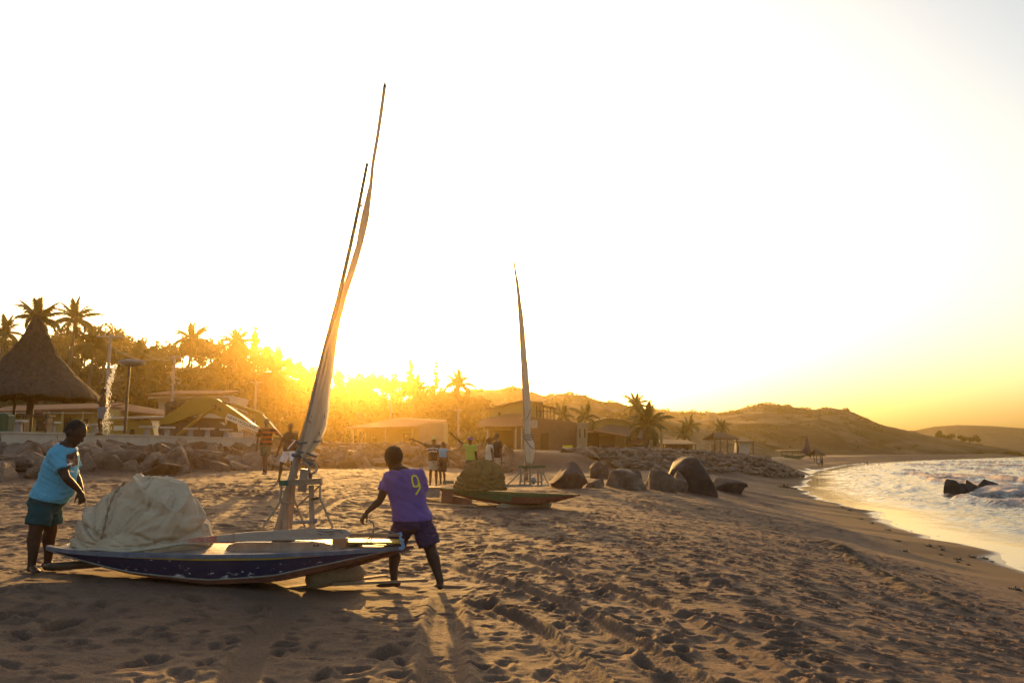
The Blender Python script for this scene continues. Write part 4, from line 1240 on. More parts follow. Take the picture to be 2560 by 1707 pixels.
def project(mb_pts, faces, target, direction, name, m, parent, off=.004):
    """lay a flat print on to a garment"""
    bvh = BVHTree.FromPolygons([v.co.copy() for v in target.data.vertices], [tuple(p.vertices) for p in target.data.polygons])
    d = V3(direction).normalized(); out = []
    for p in mb_pts:
        hit, nrm, i, dist = bvh.ray_cast(V3(p) - d * 1.0, d, 3.0)
        out.append((hit + nrm * off) if hit else V3(p))
    mb = MB(); mb.add(out, faces)
    return mb.build(name, m, parent, smooth=True, fix=False)
def stroke(pts, w):
    """ribbon along pixel points -> list of quads"""
    pts = [Vector((p[0], p[1])) for p in pts]
    vs = []; fs = []
    for i, p in enumerate(pts):
        a = pts[max(0, i - 1)]; b = pts[min(len(pts) - 1, i + 1)]; t = (b - a).normalized(); n = Vector((-t.y, t.x))
        for k in range(3):
            vs.append(p + n * (k - 1) * w / 2)
    for i in range(len(pts) - 1):
        for k in range(2):
            a = i * 3 + k
            fs.append((a, a + 1, a + 4, a + 3))
    return vs, fs

# ---- man in the sky blue shirt (faces right, bending over the canvas)
D = 8.75
gL = gz(P(79, 1420, 8.55).x, 8.55)
J = dict(head=P(187, 1082, D), neck=P(168, 1113, D), shR=P(143, 1139, D - .17), shL=P(174, 1136, D + .19), elR=P(166, 1195, D - .24), wrR=P(198, 1226, D - .10),
         elL=P(190, 1190, D + .17), wrL=P(203, 1222, D + .06), hipR=P(106, 1258, D - .10), hipL=P(124, 1254, D + .10), knR=P(89, 1327, 8.60), anR=P(80, 1405, 8.58), knL=P(127, 1325, 8.88), anL=P(120, 1398, 8.90))
man1, sh1 = person('heavyset man in sky blue shirt and dark teal shorts bending over the canvas', J, 1.03, M_skin, M_hair, M_cyan, M_teal, voxel=.0085, belly=.075, stocky=1.13, leg=1.15, headk=1.12,
    face=(.80, -.10, -.50), up=(.45, 0, .9), sleeve=.66, hem=.06, shorts_len=.80,
    hands=dict(R=dict(d=(.35, .1, -.93), n=(-.75, .5, -.2), curl=.95, thumb_side=1), L=dict(d=(.35, -.1, -.9), n=(-.6, -.6, -.3), curl=.95, thumb_side=-1)),
    feetdir=dict(R=(.75, -.66, 0), L=(.95, -.3, 0)), ground=dict(R=gz(J['anR'].x, J['anR'].y) - .005, L=gz(J['anL'].x, J['anL'].y) - .005))
# printed picture on his chest
pts = []; fs = []
for i in range(7):
    for j in range(7):
        pts.append(P(164 + 24 * i / 6 + 3 * j / 6, 1138 + 34 * j / 6 - 5 * i / 6, D - .3))
for i in range(6):
    for j in range(6):
        a = i * 7 + j; fs.append((a, a + 1, a + 8, a + 7))
M_print = mat('dark_photo_print', (0.012, 0.010, 0.012), (0.22, 0.10, 0.06), 0.8, 16, 0, mid=.52, wid=.12)
project(pts, fs, sh1, (-.5, 1, .05), 'chest_print', M_print, man1)
for k, (u0, v0, u1, v1) in enumerate([(166, 1163, 180, 1160), (172, 1180, 180, 1184), (186, 1122, 192, 1140)]):
    vs, f_ = stroke([(lerp(u0, u1, q / 5), lerp(v0, v1, q / 5)) for q in range(6)], 4)
    project([P(p.x, p.y, D - .3) for p in vs], f_, sh1, (-.5, 1, .05), 'white_print', M_white, man1, .005)
rp = thing('rope_end', 'short pale rope held by the man in the sky blue shirt', 'rope', P(205, 1238, D - .05))
local(rp, MB().tube(wobble([W(rp, P(203, 1226, D - .02)), W(rp, P(207, 1240, D - .03)), W(rp, P(214, 1258, D - .02)), W(rp, P(217, 1272, D)), W(rp, P(221, 1290, D))], 16), .011, 7), 'strand', M_rope, True)

# ---- man in the violet jersey, back to the camera, pulling the bow rope
D = 9.0
J = dict(head=P(984, 1147, D + .02), neck=P(1001, 1172, D), shL=P(973, 1193, D + .02), shR=P(1048, 1187, D - .02), elL=P(950, 1250, D - .02), wrL=P(919, 1278, D - .12),
         elR=P(1056, 1248, D + .10), wrR=P(1040, 1285, D + .30), hipL=P(1013, 1305, D), hipR=P(1054, 1303, D), knL=P(982, 1374, D + .12), anL=P(985, 1440, D - .02), knR=P(1077, 1374, D - .02), anR=P(1100, 1450, D - .12))
man2, sh2 = person('man in violet number 9 jersey pulling the rope at the bow', J, 1.02, M_skin, M_hair, M_violet, M_navy, voxel=.0085, belly=.03, stocky=1.13, leg=1.15, headk=1.02, afro=.012,
    face=(-.80, .52, -.28), up=(-.2, 0, 1), sleeve=.62, hem=.02, shorts_len=.86,
    hands=dict(L=dict(d=(-.55, -.15, -.80), n=(.55, .55, -.45), curl=.85, spread=.22, thumb_side=-1), R=dict(d=(-.4, .3, -.8), n=(-.6, .4, .3), curl=.7)),
    feetdir=dict(L=(-.98, -.1, 0), R=(-.15, .98, 0)), ground=dict(L=gz(J['anL'].x, J['anL'].y) - .01, R=gz(J['anR'].x, J['anR'].y) - .01))
nine = [(1027.0, 1216), (1034, 1217.5), (1040, 1214), (1040.5, 1205), (1037, 1194), (1032, 1190.5), (1026, 1192), (1025.5, 1200), (1028, 1211), (1033, 1217.5), (1040, 1216), (1041.5, 1212)]
vs, f_ = stroke([(p.x, p.y) for p in wobble([(a, b, 0) for a, b in nine], 60)], 3.6)
project([P(p.x, p.y, D - .3) for p in vs], f_, sh2, (0, 1, 0), 'number_nine', M_numy, man2)
vs, f_ = stroke([(p.x, p.y) for p in wobble([(1041.5, 1208, 0), (1043.5, 1220, 0), (1041, 1228, 0), (1034.5, 1238, 0)], 20)], 3.8)
project([P(p.x, p.y, D - .3) for p in vs], f_, sh2, (0, 1, 0), 'number_nine_tail', M_numy, man2)
vs, f_ = stroke([(1080 + q, 1354 - q * .6) for q in range(8)], 4)

# ---- people further off
def stand(u, vtop, vfoot, d, label, lean=0.0, S=None, armR=None, armL=None, yaw=0.0, legs=(0, 0), **kw):
    """upright figure, facing -y (camera) turned by yaw; arms given as (elbow, wrist) offsets from the shoulder in metres, picture frame"""
    top = P(u, vtop, d); ft = P(u, vfoot, d)
    H = top.z - ft.z; S = S or H / 1.75
    k = H / 1.75
    c, s = math.cos(yaw), math.sin(yaw)
    X = Vector((c, s, 0)); Y = Vector((-s, c, 0)); Z = Vector((0, 0, 1))
    B = Vector((ft.x, d, ft.z))
    q = lambda x, y, z: B + X * x * k + Y * y * k + Z * z * k
    # facing -Y: the person's left hand is at +X
    J = dict(head=q(lean, -.03, 1.63), neck=q(lean * .85, 0, 1.48), shL=q(lean * .8 + .185, 0, 1.41), shR=q(lean * .8 - .185, 0, 1.41), hipL=q(.085, 0, .92), hipR=q(-.085, 0, .92),
             knL=q(.10 + legs[0] * .3, -.06 - abs(legs[0]) * .3, .50), anL=q(.11 + legs[0] * .2, .0 + legs[0] * .5, .08), knR=q(-.10 + legs[1] * .3, -.06, .50), anR=q(-.11 + legs[1] * .2, .0 + legs[1] * .5, .08))
    aR = armR or ((-.05, .03, -.29), (-.07, -.05, -.54)); aL = armL or ((.05, .03, -.29), (.07, -.05, -.54))
    for s_, a in (('R', aR), ('L', aL)):
        J['el' + s_] = J['sh' + s_] + (Vector(a[0]) * k); J['wr' + s_] = J['sh' + s_] + (Vector(a[1]) * k)
    kw.setdefault('face', tuple(-Y)); kw.setdefault('voxel', .02)
    return person(label, J, k, ground=ft.z, **kw)
d = 28.5
r_, s_ = stand(1083, 1092, 1214, d, 'man in black printed shirt and yellow cap pointing beside the woman', shirt=M_blackc, shorts=M_beige, cap=M_cap_y, hair=M_hair, yaw=R(8), sleeve=.75, hem=-.06,
      armR=((-.22, 0, .10), (-.50, 0, .22)), voxel=.016)
for k, (u0, u1, v) in enumerate([(1066, 1071, 1121), (1072, 1077, 1120.5), (1078, 1083, 1120), (1084, 1091, 1121), (1070, 1076, 1128), (1078, 1082, 1127.5), (1083, 1089, 1128)]):
    vs, f_ = stroke([(lerp(u0, u1, q / 4), v + 1.6 * math.sin(q * 1.9 + k)) for q in range(5)], 2.2)
    project([P(p.x, p.y, d - .5) for p in vs], f_, s_, (0, 1, 0), 'shirt_print', M_white, r_, .012)
stand(1107, 1104, 1212, d - .3, 'woman with long dark hair standing beside the man in the yellow cap', skin=M_skin2, shirt=M_cyan, shorts=M_blackc, hair=M_hair, long_hair=True, yaw=R(-35), sleeve=.2, hem=.35, shorts_len=.9, voxel=.016)
stand(1176, 1093, 1214, 26.5, 'man in yellow-green shirt and violet cap pointing behind the tarpaulin', skin=M_skin, shirt=M_ltgreen, shorts=M_olive, cap=M_cap_v, hair=M_hair, yaw=R(-30), sleeve=.55,
      armR=((-.20, 0, .16), (-.47, -.05, .40)), voxel=.016, face=(-.8, -.6, 0))
stand(1224, 1092, 1216, 25.8, 'woman with reddish hair and pale top behind the tarpaulin', skin=M_skin2, shirt=M_tan_top, shorts=M_blackc, hair=M_redhair, yaw=R(-70), sleeve=.15, S=1.0, voxel=.016)
stand(1242, 1082, 1214, 26.6, 'man in black shirt and pale shorts standing behind the reddish haired woman', skin=M_skin2, shirt=M_blackc, shorts=M_beige, hair=M_hair, yaw=R(-60), sleeve=.6, voxel=.016)
stand(662, 1047, 1186, 25.0, 'man in orange and black striped shirt walking down from the rocks', skin=M_skin2, shirt=M_stripe, shorts=M_olive, hair=M_hair, yaw=R(5), sleeve=.7, hem=-.02, shorts_len=.75,
      armL=((.26, .02, -.20), (.33, .0, -.44)), armR=((-.08, 0, -.29), (-.10, 0, -.55)), legs=(-.25, .25), voxel=.016)
gm, gs = stand(722, 1058, 1204, 24.2, 'man in dark vest and white shorts walking behind the leaning mast', skin=M_skin, shirt=M_blackc, shorts=M_white, hair=M_hair, yaw=R(-12), sleeve=0.0, hem=-.02, shorts_len=.8,
      armR=((-.12, 0, -.28), (-.20, -.02, -.54)), legs=(.35, -.45), voxel=.016)
vs, f_ = stroke([(lerp(709, 727, q / 9), lerp(1122, 1098, q / 9)) for q in range(10)], 3)
project([P(p.x, p.y, 23.6) for p in vs], f_, gs, (0, 1, 0), 'white_sash', M_white, gm, .015)
stand(251, 970, 1087, 30.2, 'shirtless man in blue-grey swim shorts rinsing off under the beach shower', skin=M_skin, shirt=None, shorts=M_greysh, hair=M_hair, yaw=R(-75), lean=-.10,
      armR=((-.16, -.05, -.22), (-.30, -.02, -.02)), armL=((-.14, .05, -.24), (-.29, .0, -.06)), shorts_len=.75, voxel=.018)
for k, (u, vt, vf, lab, sh_) in enumerate([(2047, 1147, 1168, 'pale dressed figure walking near the far waterline', M_white), (2055, 1146, 1169, 'dark dressed figure walking near the far waterline', M_blackc),
        (2169, 1151, 1163, 'lone figure standing at the edge of the distant beach', M_blackc), (2197, 1156, 1166, 'distant bather standing in the shallow surf', M_redhair)]):
    # walk the line of sight out to where it meets the far beach (or the shallows)
    dd = [158, 158, 235, 250][k]
    for t_ in np.arange(95, 330, .5):
        q_ = P(u, vf, t_)
        if q_.z <= max(gz(q_.x, t_), SEA - .15):
            dd = float(t_); break
    p = P(u, vf, dd)
    stand(u, vt, vf, dd, lab, skin=M_skin, shirt=sh_, shorts=M_olive, hair=M_hair, yaw=R(20 * k), voxel=.035, legs=(.2, -.3))
# ================================================================== ROCKS
M_rock = mat('pinkish_granite', (0.165, 0.112, 0.08), (0.25, 0.175, 0.13), 0.9, 1.6, 0.3, bscale=7, bdist=.05)
M_rock2 = mat('grey_tan_granite', (0.125, 0.09, 0.068), (0.21, 0.155, 0.118), 0.9, 1.3, 0.3, bscale=7, bdist=.05)
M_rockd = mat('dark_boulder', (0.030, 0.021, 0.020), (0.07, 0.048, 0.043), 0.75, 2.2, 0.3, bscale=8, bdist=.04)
M_rockr = mat('reddish_boulder', (0.075, 0.045, 0.038), (0.13, 0.083, 0.068), 0.85, 2.5, 0.3, bscale=8, bdist=.04)
_ico = bmesh.new(); bmesh.ops.create_icosphere(_ico, subdivisions=4, radius=1.0)
_ico_v = np.array([v.co[:] for v in _ico.verts]); _ico_f = [tuple(v.index for v in f.verts) for f in _ico.faces]; _ico.free()
_ic3 = bmesh.new(); bmesh.ops.create_icosphere(_ic3, subdivisions=3, radius=1.0)
_ic3_v = np.array([v.co[:] for v in _ic3.verts]); _ic3_f = [tuple(v.index for v in f.verts) for f in _ic3.faces]; _ic3.free()
def rock_mesh(seed, n=13, flat=0.7, bev=0.10, fine=False):
    """angular boulder: hull of scattered points, edges worn, faces roughened"""
    rs = np.random.RandomState(seed)
    d = rs.normal(size=(n, 3)); d /= np.linalg.norm(d, axis=1)[:, None]
    d = np.sign(d) * np.abs(d) ** .9 * rs.uniform(.80, 1.08, size=(n, 1))
    bm = bmesh.new()
    for p in d: bm.verts.new(p)
    r = bmesh.ops.convex_hull(bm, input=bm.verts)
    bmesh.ops.delete(bm, geom=[g for g in r['geom_interior'] if isinstance(g, bmesh.types.BMVert)], context='VERTS')
    bmesh.ops.dissolve_limit(bm, angle_limit=R(16), verts=bm.verts, edges=bm.edges)
    bmesh.ops.bevel(bm, geom=list(bm.edges), offset=.045, segments=1, profile=.6, affect='EDGES', clamp_overlap=True)
    bmesh.ops.triangulate(bm, faces=bm.faces)
    bmesh.ops.subdivide_edges(bm, edges=[e for e in bm.edges if e.calc_length() > (.16 if fine else .30)], cuts=3 if fine else 2, use_grid_fill=True)
    bmesh.ops.triangulate(bm, faces=bm.faces)
    v = np.array([q.co[:] for q in bm.verts])
    nr = np.array([q.normal[:] for q in bm.verts])
    ns = .05 * fbm(v[:, 0] * 1.7 + seed, v[:, 1] * 1.7 + v[:, 2] * 1.6, seed, 3) - .05 * np.clip(.16 - np.abs(fbm(v[:, 0] * 1.5 + v[:, 2] * 1.2 + seed, v[:, 1] * 1.5 - v[:, 2] * .8, seed + 3, 3)), 0, 1) * 4 * .5
    v = v + nr * ns[:, None]
    v = (v - v.min(0)) / (v.max(0) - v.min(0)) * 2 - 1
    v[:, 2] *= flat
    for q, p in zip(bm.verts, v): q.co = p
    bmesh.ops.recalc_face_normals(bm, faces=bm.faces)
    me = bpy.data.meshes.new('boulder'); bm.to_mesh(me); bm.free()
    me.polygons.foreach_set('use_smooth', [True] * len(me.polygons))
    me.set_sharp_from_angle(angle=R(17))
    return me
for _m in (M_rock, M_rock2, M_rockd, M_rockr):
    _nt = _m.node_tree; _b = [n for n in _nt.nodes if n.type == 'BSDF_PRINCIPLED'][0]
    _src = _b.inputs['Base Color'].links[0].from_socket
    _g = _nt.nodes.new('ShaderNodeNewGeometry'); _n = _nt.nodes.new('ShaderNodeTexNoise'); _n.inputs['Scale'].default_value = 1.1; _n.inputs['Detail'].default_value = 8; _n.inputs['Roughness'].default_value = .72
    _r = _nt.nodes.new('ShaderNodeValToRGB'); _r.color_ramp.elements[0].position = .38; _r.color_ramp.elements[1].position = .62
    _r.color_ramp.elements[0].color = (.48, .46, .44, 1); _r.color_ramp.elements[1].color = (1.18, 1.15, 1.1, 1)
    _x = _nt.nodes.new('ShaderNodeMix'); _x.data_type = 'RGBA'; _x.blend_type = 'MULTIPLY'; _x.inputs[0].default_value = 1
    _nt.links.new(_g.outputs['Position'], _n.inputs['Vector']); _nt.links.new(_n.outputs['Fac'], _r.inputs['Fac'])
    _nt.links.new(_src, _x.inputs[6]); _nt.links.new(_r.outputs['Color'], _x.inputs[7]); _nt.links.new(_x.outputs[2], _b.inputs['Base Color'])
ROCKS = []
for i in range(14):
    me = rock_mesh(200 + i, 10 + i % 4, .62 + .05 * (i % 6)); me.materials.append([M_rock, M_rock2, M_rock][i % 3]); ROCKS.append(me)
def at_line(L):
    """point and direction at distance L along the bank's top line from its first vertex"""
    for a, b in zip(TOP[:-1], TOP[1:]):
        l = math.hypot(b[0] - a[0], b[1] - a[1])
        if L <= l:
            t = L / l
            return a + (b - a) * t, ((b[0] - a[0]) / l, (b[1] - a[1]) / l)
        L -= l
    return TOP[-1], (0, 1)
rng = random.Random(77)
def rock_at(x, y, z, sx, sy, sz, me=None, rot=None, label=None, group=None):
    o = bpy.data.objects.new('boulder', me or rng.choice(ROCKS)); COL.objects.link(o)
    o.location = (x, y, z); o.scale = (sx, sy, sz)
    o.rotation_euler = rot or (rng.uniform(-.5, .5), rng.uniform(-.5, .5), rng.uniform(0, 6.28))
    tag(o, label or 'pale angular boulder piled in the rock bank below the promenade wall', 'boulder', group or 'boulders of the rock bank')
    return o
L0 = math.hypot(24, 44)
nleft = 0
Ls = L0 - 20.0
lft = []
while Ls < L0 + 38:
    (p, d) = at_line(Ls)
    nx, ny = d[1], -d[0]            # towards the beach
    far_ = max(0, (Ls - L0) / 38)
    step = .72
    rows = [(.45, .36), (1.1, .44), (1.85, .50), (2.7, .54), (3.6, .56), (4.6, .52)]
    for k, (t, sz) in enumerate(rows):
        t2 = t + rng.uniform(-.3, .3); al = rng.uniform(-.45, .45)
        x = p[0] + nx * t2 + d[0] * al; y = p[1] + ny * t2 + d[1] * al
        if x / y > 0.0: continue
        if x / y < -.70:
            lft.append((x, y)); continue
        if rng.random() < (.08 + .30 * (k == 5)): continue
        g_ = gz(x, y); s = sz * rng.uniform(.70, 1.40)
        s = min(s, .5) if k == 0 else s
        rock_at(x, y, g_ + s * .10 - .08 * (k == 0), s * rng.uniform(.9, 1.45), s * rng.uniform(.8, 1.15), s * rng.uniform(.7, 1.05)); nleft += 1
    Ls += step
# right bank: nearest ones singly, the rest one mass
LR = L0 + 6 + sum(math.hypot(*(TOP[i + 1][:2] - TOP[i][:2])) for i in range(1, 6)) - 6
cand = []
Ls = LR + 1.5
while Ls < LR + 58:
    p, d = at_line(Ls); nx, ny = d[1], -d[0]
    for k in range(6):
        t2 = .2 + k * .85 + rng.uniform(-.3, .3); al = rng.uniform(-.4, .4)
        cand.append((p[0] + nx * t2 + d[0] * al, p[1] + ny * t2 + d[1] * al))
    Ls += .85
mb = MB(); nr_ = 0
for i, (x, y) in enumerate(cand + lft):
    s = rng.uniform(.30, .58) * (1.6 if x < -10 else 1)
    if i < 45:
        rock_at(x, y, gz(x, y) + .12, s * 1.3, s, s * .8, label='small pale boulder in the lower rock bank behind the large dark boulders', group='boulders of the lower rock bank')
    else:
        me = rng.choice(ROCKS[:6]); Mx = Matrix.Translation((x, y, gz(x, y) + .12)) @ Matrix.Rotation(rng.uniform(0, 6), 4, 'Z') @ Matrix.Rotation(rng.uniform(-.4, .4), 4, 'X') @ Matrix.Diagonal((s * 1.3, s, s * .8, 1))
        mb.add([Mx @ v.co for v in me.vertices], [tuple(q.vertices) for q in me.polygons])
tag(mb.build('rock_rubble', M_rock, None, True, False), 'distant rubble of small pale rocks along the lower bank', 'rubble', None, 'stuff')
BIG = [((1370, 1470, 1144, 1226), 30.0, M_rockr, 'large reddish dome-shaped boulder beside the bow of the green boat', 5),
       ((1474, 1524, 1150, 1200), 33.0, M_rockr, 'brown upright boulder standing behind the pale flat slab', 6),
       ((1464, 1512, 1195, 1226), 29.4, M_rock, 'pale flat slab leaning beside the reddish dome boulder', 2),
       ((1510, 1622, 1166, 1226), 31.2, M_rock2, 'long low tan boulder between the slab and the dark boulder', 9),
       ((1566, 1604, 1160, 1190), 33.4, M_rockd, 'small dark rock peeping over the long tan boulder', 4),
       ((1616, 1694, 1162, 1232), 29.8, M_rock2, 'rounded grey boulder leaning on the tallest dark boulder', 11),
       ((1672, 1722, 1176, 1232), 29.1, M_rock, 'pale grey boulder in front of the tallest dark boulder', 7),
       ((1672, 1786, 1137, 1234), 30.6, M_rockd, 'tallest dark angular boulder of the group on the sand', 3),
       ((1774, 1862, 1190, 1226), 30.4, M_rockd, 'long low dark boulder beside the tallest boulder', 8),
       ((1566, 1600, 1212, 1230), 28.6, M_rock, 'small pale stone at the foot of the long tan boulder', 1)]
PROF = [[(0, .05), (.23, .5), (.52, .85), (.7, 1), (.84, .92), (.96, .58), (1, .2)], [(0, .55), (.3, .95), (.5, 1), (.8, .75), (1, .4)], [(0, .6), (.4, .95), (.95, 1), (1, .4)],
        [(0, .75), (.12, 1), (.35, .98), (.6, .85), (.8, .7), (.95, .5), (1, .2)], [(0, .4), (.5, 1), (1, .5)], [(0, .4), (.15, .85), (.4, 1), (.65, .95), (.85, .75), (1, .5)],
        [(0, .6), (.2, .95), (.6, 1), (.9, .8), (1, .4)], [(0, .55), (.2, .85), (.35, 1), (.55, .98), (.75, .85), (.95, .65), (1, .5)], [(0, .5), (.2, .85), (.4, 1), (.7, .85), (.95, .7), (1, .3)], [(0, .5), (.4, 1), (1, .5)]]
for _k, ((u0, u1, v0, v1), d, m, lab, sd) in enumerate(BIG):
    d = max(27.0, min(44.0, G((u0 + u1) / 2, v1 - 4).y)) + (0.5 if v1 < 1222 else 0) + .25 * (_k % 3)
    a = P(u0, v1, d); b = P(u1, v0, d)
    me = rock_mesh(300 + sd, 13, .9, .11, True); me.materials.append(m)
    for i in range(3):
        lo = min(v.co[i] for v in me.vertices); hi = max(v.co[i] for v in me.vertices)
        for v in me.vertices:
            v.co[i] = (v.co[i] - lo) / (hi - lo) * 2 - 1
            if i == 2:
                k_ = 1.0
                v.co[0] *= k_; v.co[1] *= k_
    for v in me.vertices:
        if v.co[2] > 0:
            v.co[2] *= float(np.interp((v.co[0] + 1) / 2, [q[0] for q in PROF[_k]], [q[1] for q in PROF[_k]]))
    ext = (1.0, 1.0, 1.0)
    w = (b.x - a.x) / 2; h = (b.z - a.z)
    zg = gz((a.x + b.x) / 2, d)
    hh = (b.z - zg) * .86
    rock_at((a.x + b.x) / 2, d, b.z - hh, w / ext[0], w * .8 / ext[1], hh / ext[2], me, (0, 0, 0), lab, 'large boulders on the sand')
# rocks in the surf
for k, (u0, u1, v0, lab) in enumerate([(2362, 2405, 1203, 'pointed black rock at the shoreward end of the surf rocks'), (2395, 2440, 1213, 'low black rock between the peaks of the surf rocks'), (2418, 2462, 1206, 'rounded black rock in the middle of the surf rocks'),
                                  (2455, 2508, 1204, 'peaked black rock at the seaward part of the surf rocks'), (2490, 2524, 1215, 'small black rock at the seaward tip of the surf rocks')]):
    d = 67; a = P(u0, 1232, d); b = P(u1, v0, d)
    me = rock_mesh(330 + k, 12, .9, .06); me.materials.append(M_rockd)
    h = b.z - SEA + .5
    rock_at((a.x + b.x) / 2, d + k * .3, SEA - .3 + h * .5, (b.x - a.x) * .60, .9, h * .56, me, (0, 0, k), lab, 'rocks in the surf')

# ================================================================== PROMENADE
M_conc = mat('weathered_concrete', (0.42, 0.36, 0.29), (0.54, 0.47, 0.38), 0.9, 2.5, 0.15, bscale=20)
M_pave = mat('promenade_paving', (0.34, 0.28, 0.21), (0.44, 0.37, 0.29), 0.9, 1.5, 0.15)
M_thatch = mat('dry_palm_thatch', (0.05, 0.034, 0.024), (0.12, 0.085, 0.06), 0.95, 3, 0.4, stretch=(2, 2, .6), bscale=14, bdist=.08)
M_post = mat('dark_timber', (0.05, 0.035, 0.025), (0.10, 0.07, 0.05), 0.85, 5, 0.2, stretch=(4, 4, 1))
M_pole = mat('grey_concrete_pole', (0.26, 0.23, 0.21), (0.36, 0.32, 0.29), 0.9, 3, 0.1)
M_exc = mat('excavator_yellow', (0.29, 0.155, 0.009), (0.35, 0.195, 0.012), 0.45, 2.5, 0.05, spec=.5)
M_glass = mat('dark_glass', (0.015, 0.014, 0.013), (0.025, 0.022, 0.02), 0.08, 2, 0, spec=.6)
M_steel = mat('dark_steel', (0.04, 0.038, 0.036), (0.08, 0.07, 0.065), 0.5, 5, 0.1, metal=.4)
M_letter = mat('black_lettering', (0.02, 0.02, 0.02), (0.03, 0.03, 0.03), 0.6, 8, 0)
M_cream = mat('cream_panel', (0.62, 0.55, 0.40), (0.68, 0.60, 0.45), 0.6, 8, 0)
M_tile = mat('terracotta_tiles', (0.17, 0.07, 0.036), (0.26, 0.12, 0.065), 0.9, 4, 0.4, stretch=(3, .6, 1), bscale=9, bdist=.1)
M_tileg = mat('grey_brown_tiles', (0.11, 0.075, 0.05), (0.17, 0.12, 0.085), 0.9, 4, 0.4, stretch=(3, .6, 1), bscale=9, bdist=.1)
M_wally = mat('yellow_rendered_wall', (0.34, 0.24, 0.085), (0.41, 0.30, 0.12), 0.9, 1.5, 0.1)
M_wallw = mat('whitewashed_wall', (0.42, 0.36, 0.29), (0.50, 0.43, 0.35), 0.9, 1.5, 0.1)
M_wallb = mat('bare_brick_wall', (0.14, 0.075, 0.045), (0.20, 0.11, 0.07), 0.95, 3, 0.3, bscale=8)
M_wallt = mat('tan_rendered_wall', (0.26, 0.18, 0.105), (0.32, 0.23, 0.14), 0.9, 1.5, 0.1)
M_dark = mat('dark_interior', (0.025, 0.018, 0.013), (0.045, 0.033, 0.024), 0.9, 3, 0)  # even dark colour for shade painted inside openings, also on some doors
M_bin = mat('green_plastic', (0.012, 0.05, 0.025), (0.02, 0.07, 0.035), 0.5, 5, 0.05)
M_sign = mat('yellow_sign', (0.60, 0.50, 0.02), (0.66, 0.56, 0.03), 0.6, 5, 0)

wall = thing('promenade_wall', 'pale concrete wall along the edge of the promenade above the rocks', 'wall', (-18, 28, 2.1))
Ls = L0 - 12; 
while Ls < L0 + 19:
    p0, d = at_line(Ls); p1, _ = at_line(Ls + 2.36)
    off = Vector((d[1], -d[0], 0)) * .05
    a = Vector(p0[:2]).to_3d(); b = Vector(p1[:2]).to_3d()
    jig = rng.uniform(-.012, .012)
    a.z = b.z = 2.10 - .20 + jig
    MB().beam(a + off, b + off, .36, .40).build('wall_slab', M_conc, wall)
    MB().beam(a + off + Vector((0, 0, .225)), b + off + Vector((0, 0, .225)), .46, .055).build('coping', M_conc, wall)
    Ls += 2.40
pp = []
pl_ = [at_line(L0 - 14)[0], at_line(L0)[0], at_line(L0 + 15)[0], at_line(L0 + 22)[0]]
mbp = MB()
vs = []
for p in pl_:
    vs.append((p[0] - .1, p[1] + .05, 2.11))
for p in reversed(pl_):
    vs.append((p[0] - 17, p[1] + 9, 2.13))
mbp.add(vs, [(0, 1, 6, 7), (1, 2, 5, 6), (2, 3, 4, 5)])
tag(mbp.build('promenade', M_pave, None, False, False), kind='structure')
PZ = 2.12
def prom_d(u):
    return float(np.interp(u, [0, 645], [28, 43]))
def stool(u, dd, w, label, h=.46):
    d = prom_d(u) + dd
    x = XU(u, d)
    t = thing('concrete_stool', label, 'stool', (x, d, PZ), R(rng.uniform(-15, 15)), 'concrete stools along the promenade')
    local(t, MB().tube([(0, 0, 0), (0, 0, .05), (0, 0, h - .12), (0, 0, h - .02)], [.17, .15, .12, .14], 12), 'stem', M_pole)
    local(t, MB().box((0, 0, h + .03), (w, w * .8, .09)), 'top_slab', M_conc)
    return t
_sl = ['concrete stool left of the green waste bin', 'concrete stool just right of the green waste bin', 'concrete stool below the basket table', 'concrete stool behind the showering man', 'concrete stool in front of the showering man', 'concrete stool beside the yellow kiosk corner', 'concrete stool under the excavator cab', 'concrete stool under the excavator boom cylinder', 'concrete stool below the excavator boom bend', 'concrete stool below the excavator lettering', 'concrete stool beside the man in the striped shirt']
for _lb, (u, dd, w) in zip(_sl, [(-4, 1.5, .5), (64, 1.3, .5), (147, 1.2, .5), (222, 2.6, .45), (255, 1.0, .5), (382, 1.4, .6), (431, 1.2, .62), (489, 2.0, .6), (530, 1.3, .58), (577, 1.6, .56), (625, 1.5, .55)]):
    stool(u, dd, w, _lb)
tb = thing('picnic_table', 'dark table with a round bowl under the thatched shelter', 'table', (XU(110, 32), 32, PZ), R(10))
local(tb, MB().box((0, 0, .74), (1.1, .7, .05)), 'tabletop', M_darkwood)
for sx in (-1, 1):
    local(tb, MB().box((sx * .42, 0, .36), (.08, .5, .72)), 'leg', M_darkwood)
bw = thing('round_basket', 'dark round basket on the table under the thatched shelter', 'basket', (XU(112, 32), 32, PZ + .77))
local(bw, MB().loft([[Vector((r * math.cos(a), r * math.sin(a), z)) for a in [2 * math.pi * k / 14 for k in range(14)]] for r, z in [(.10, 0), (.17, .06), (.15, .14), (.05, .18)]]), 'bowl', M_maroon, True)
bn = thing('waste_bin', 'dark green plastic waste bin on the promenade by the stools', 'bin', (XU(32, 29.6), 29.6, PZ))
local(bn, MB().box((0, 0, .30), (.40, .36, .60), taper=1.12), 'bin_body', M_bin)
local(bn, MB().tube([(0, -.2, .62), (0, .2, .62)], .21, 14, sq=(1, .45)), 'lid', M_bin)

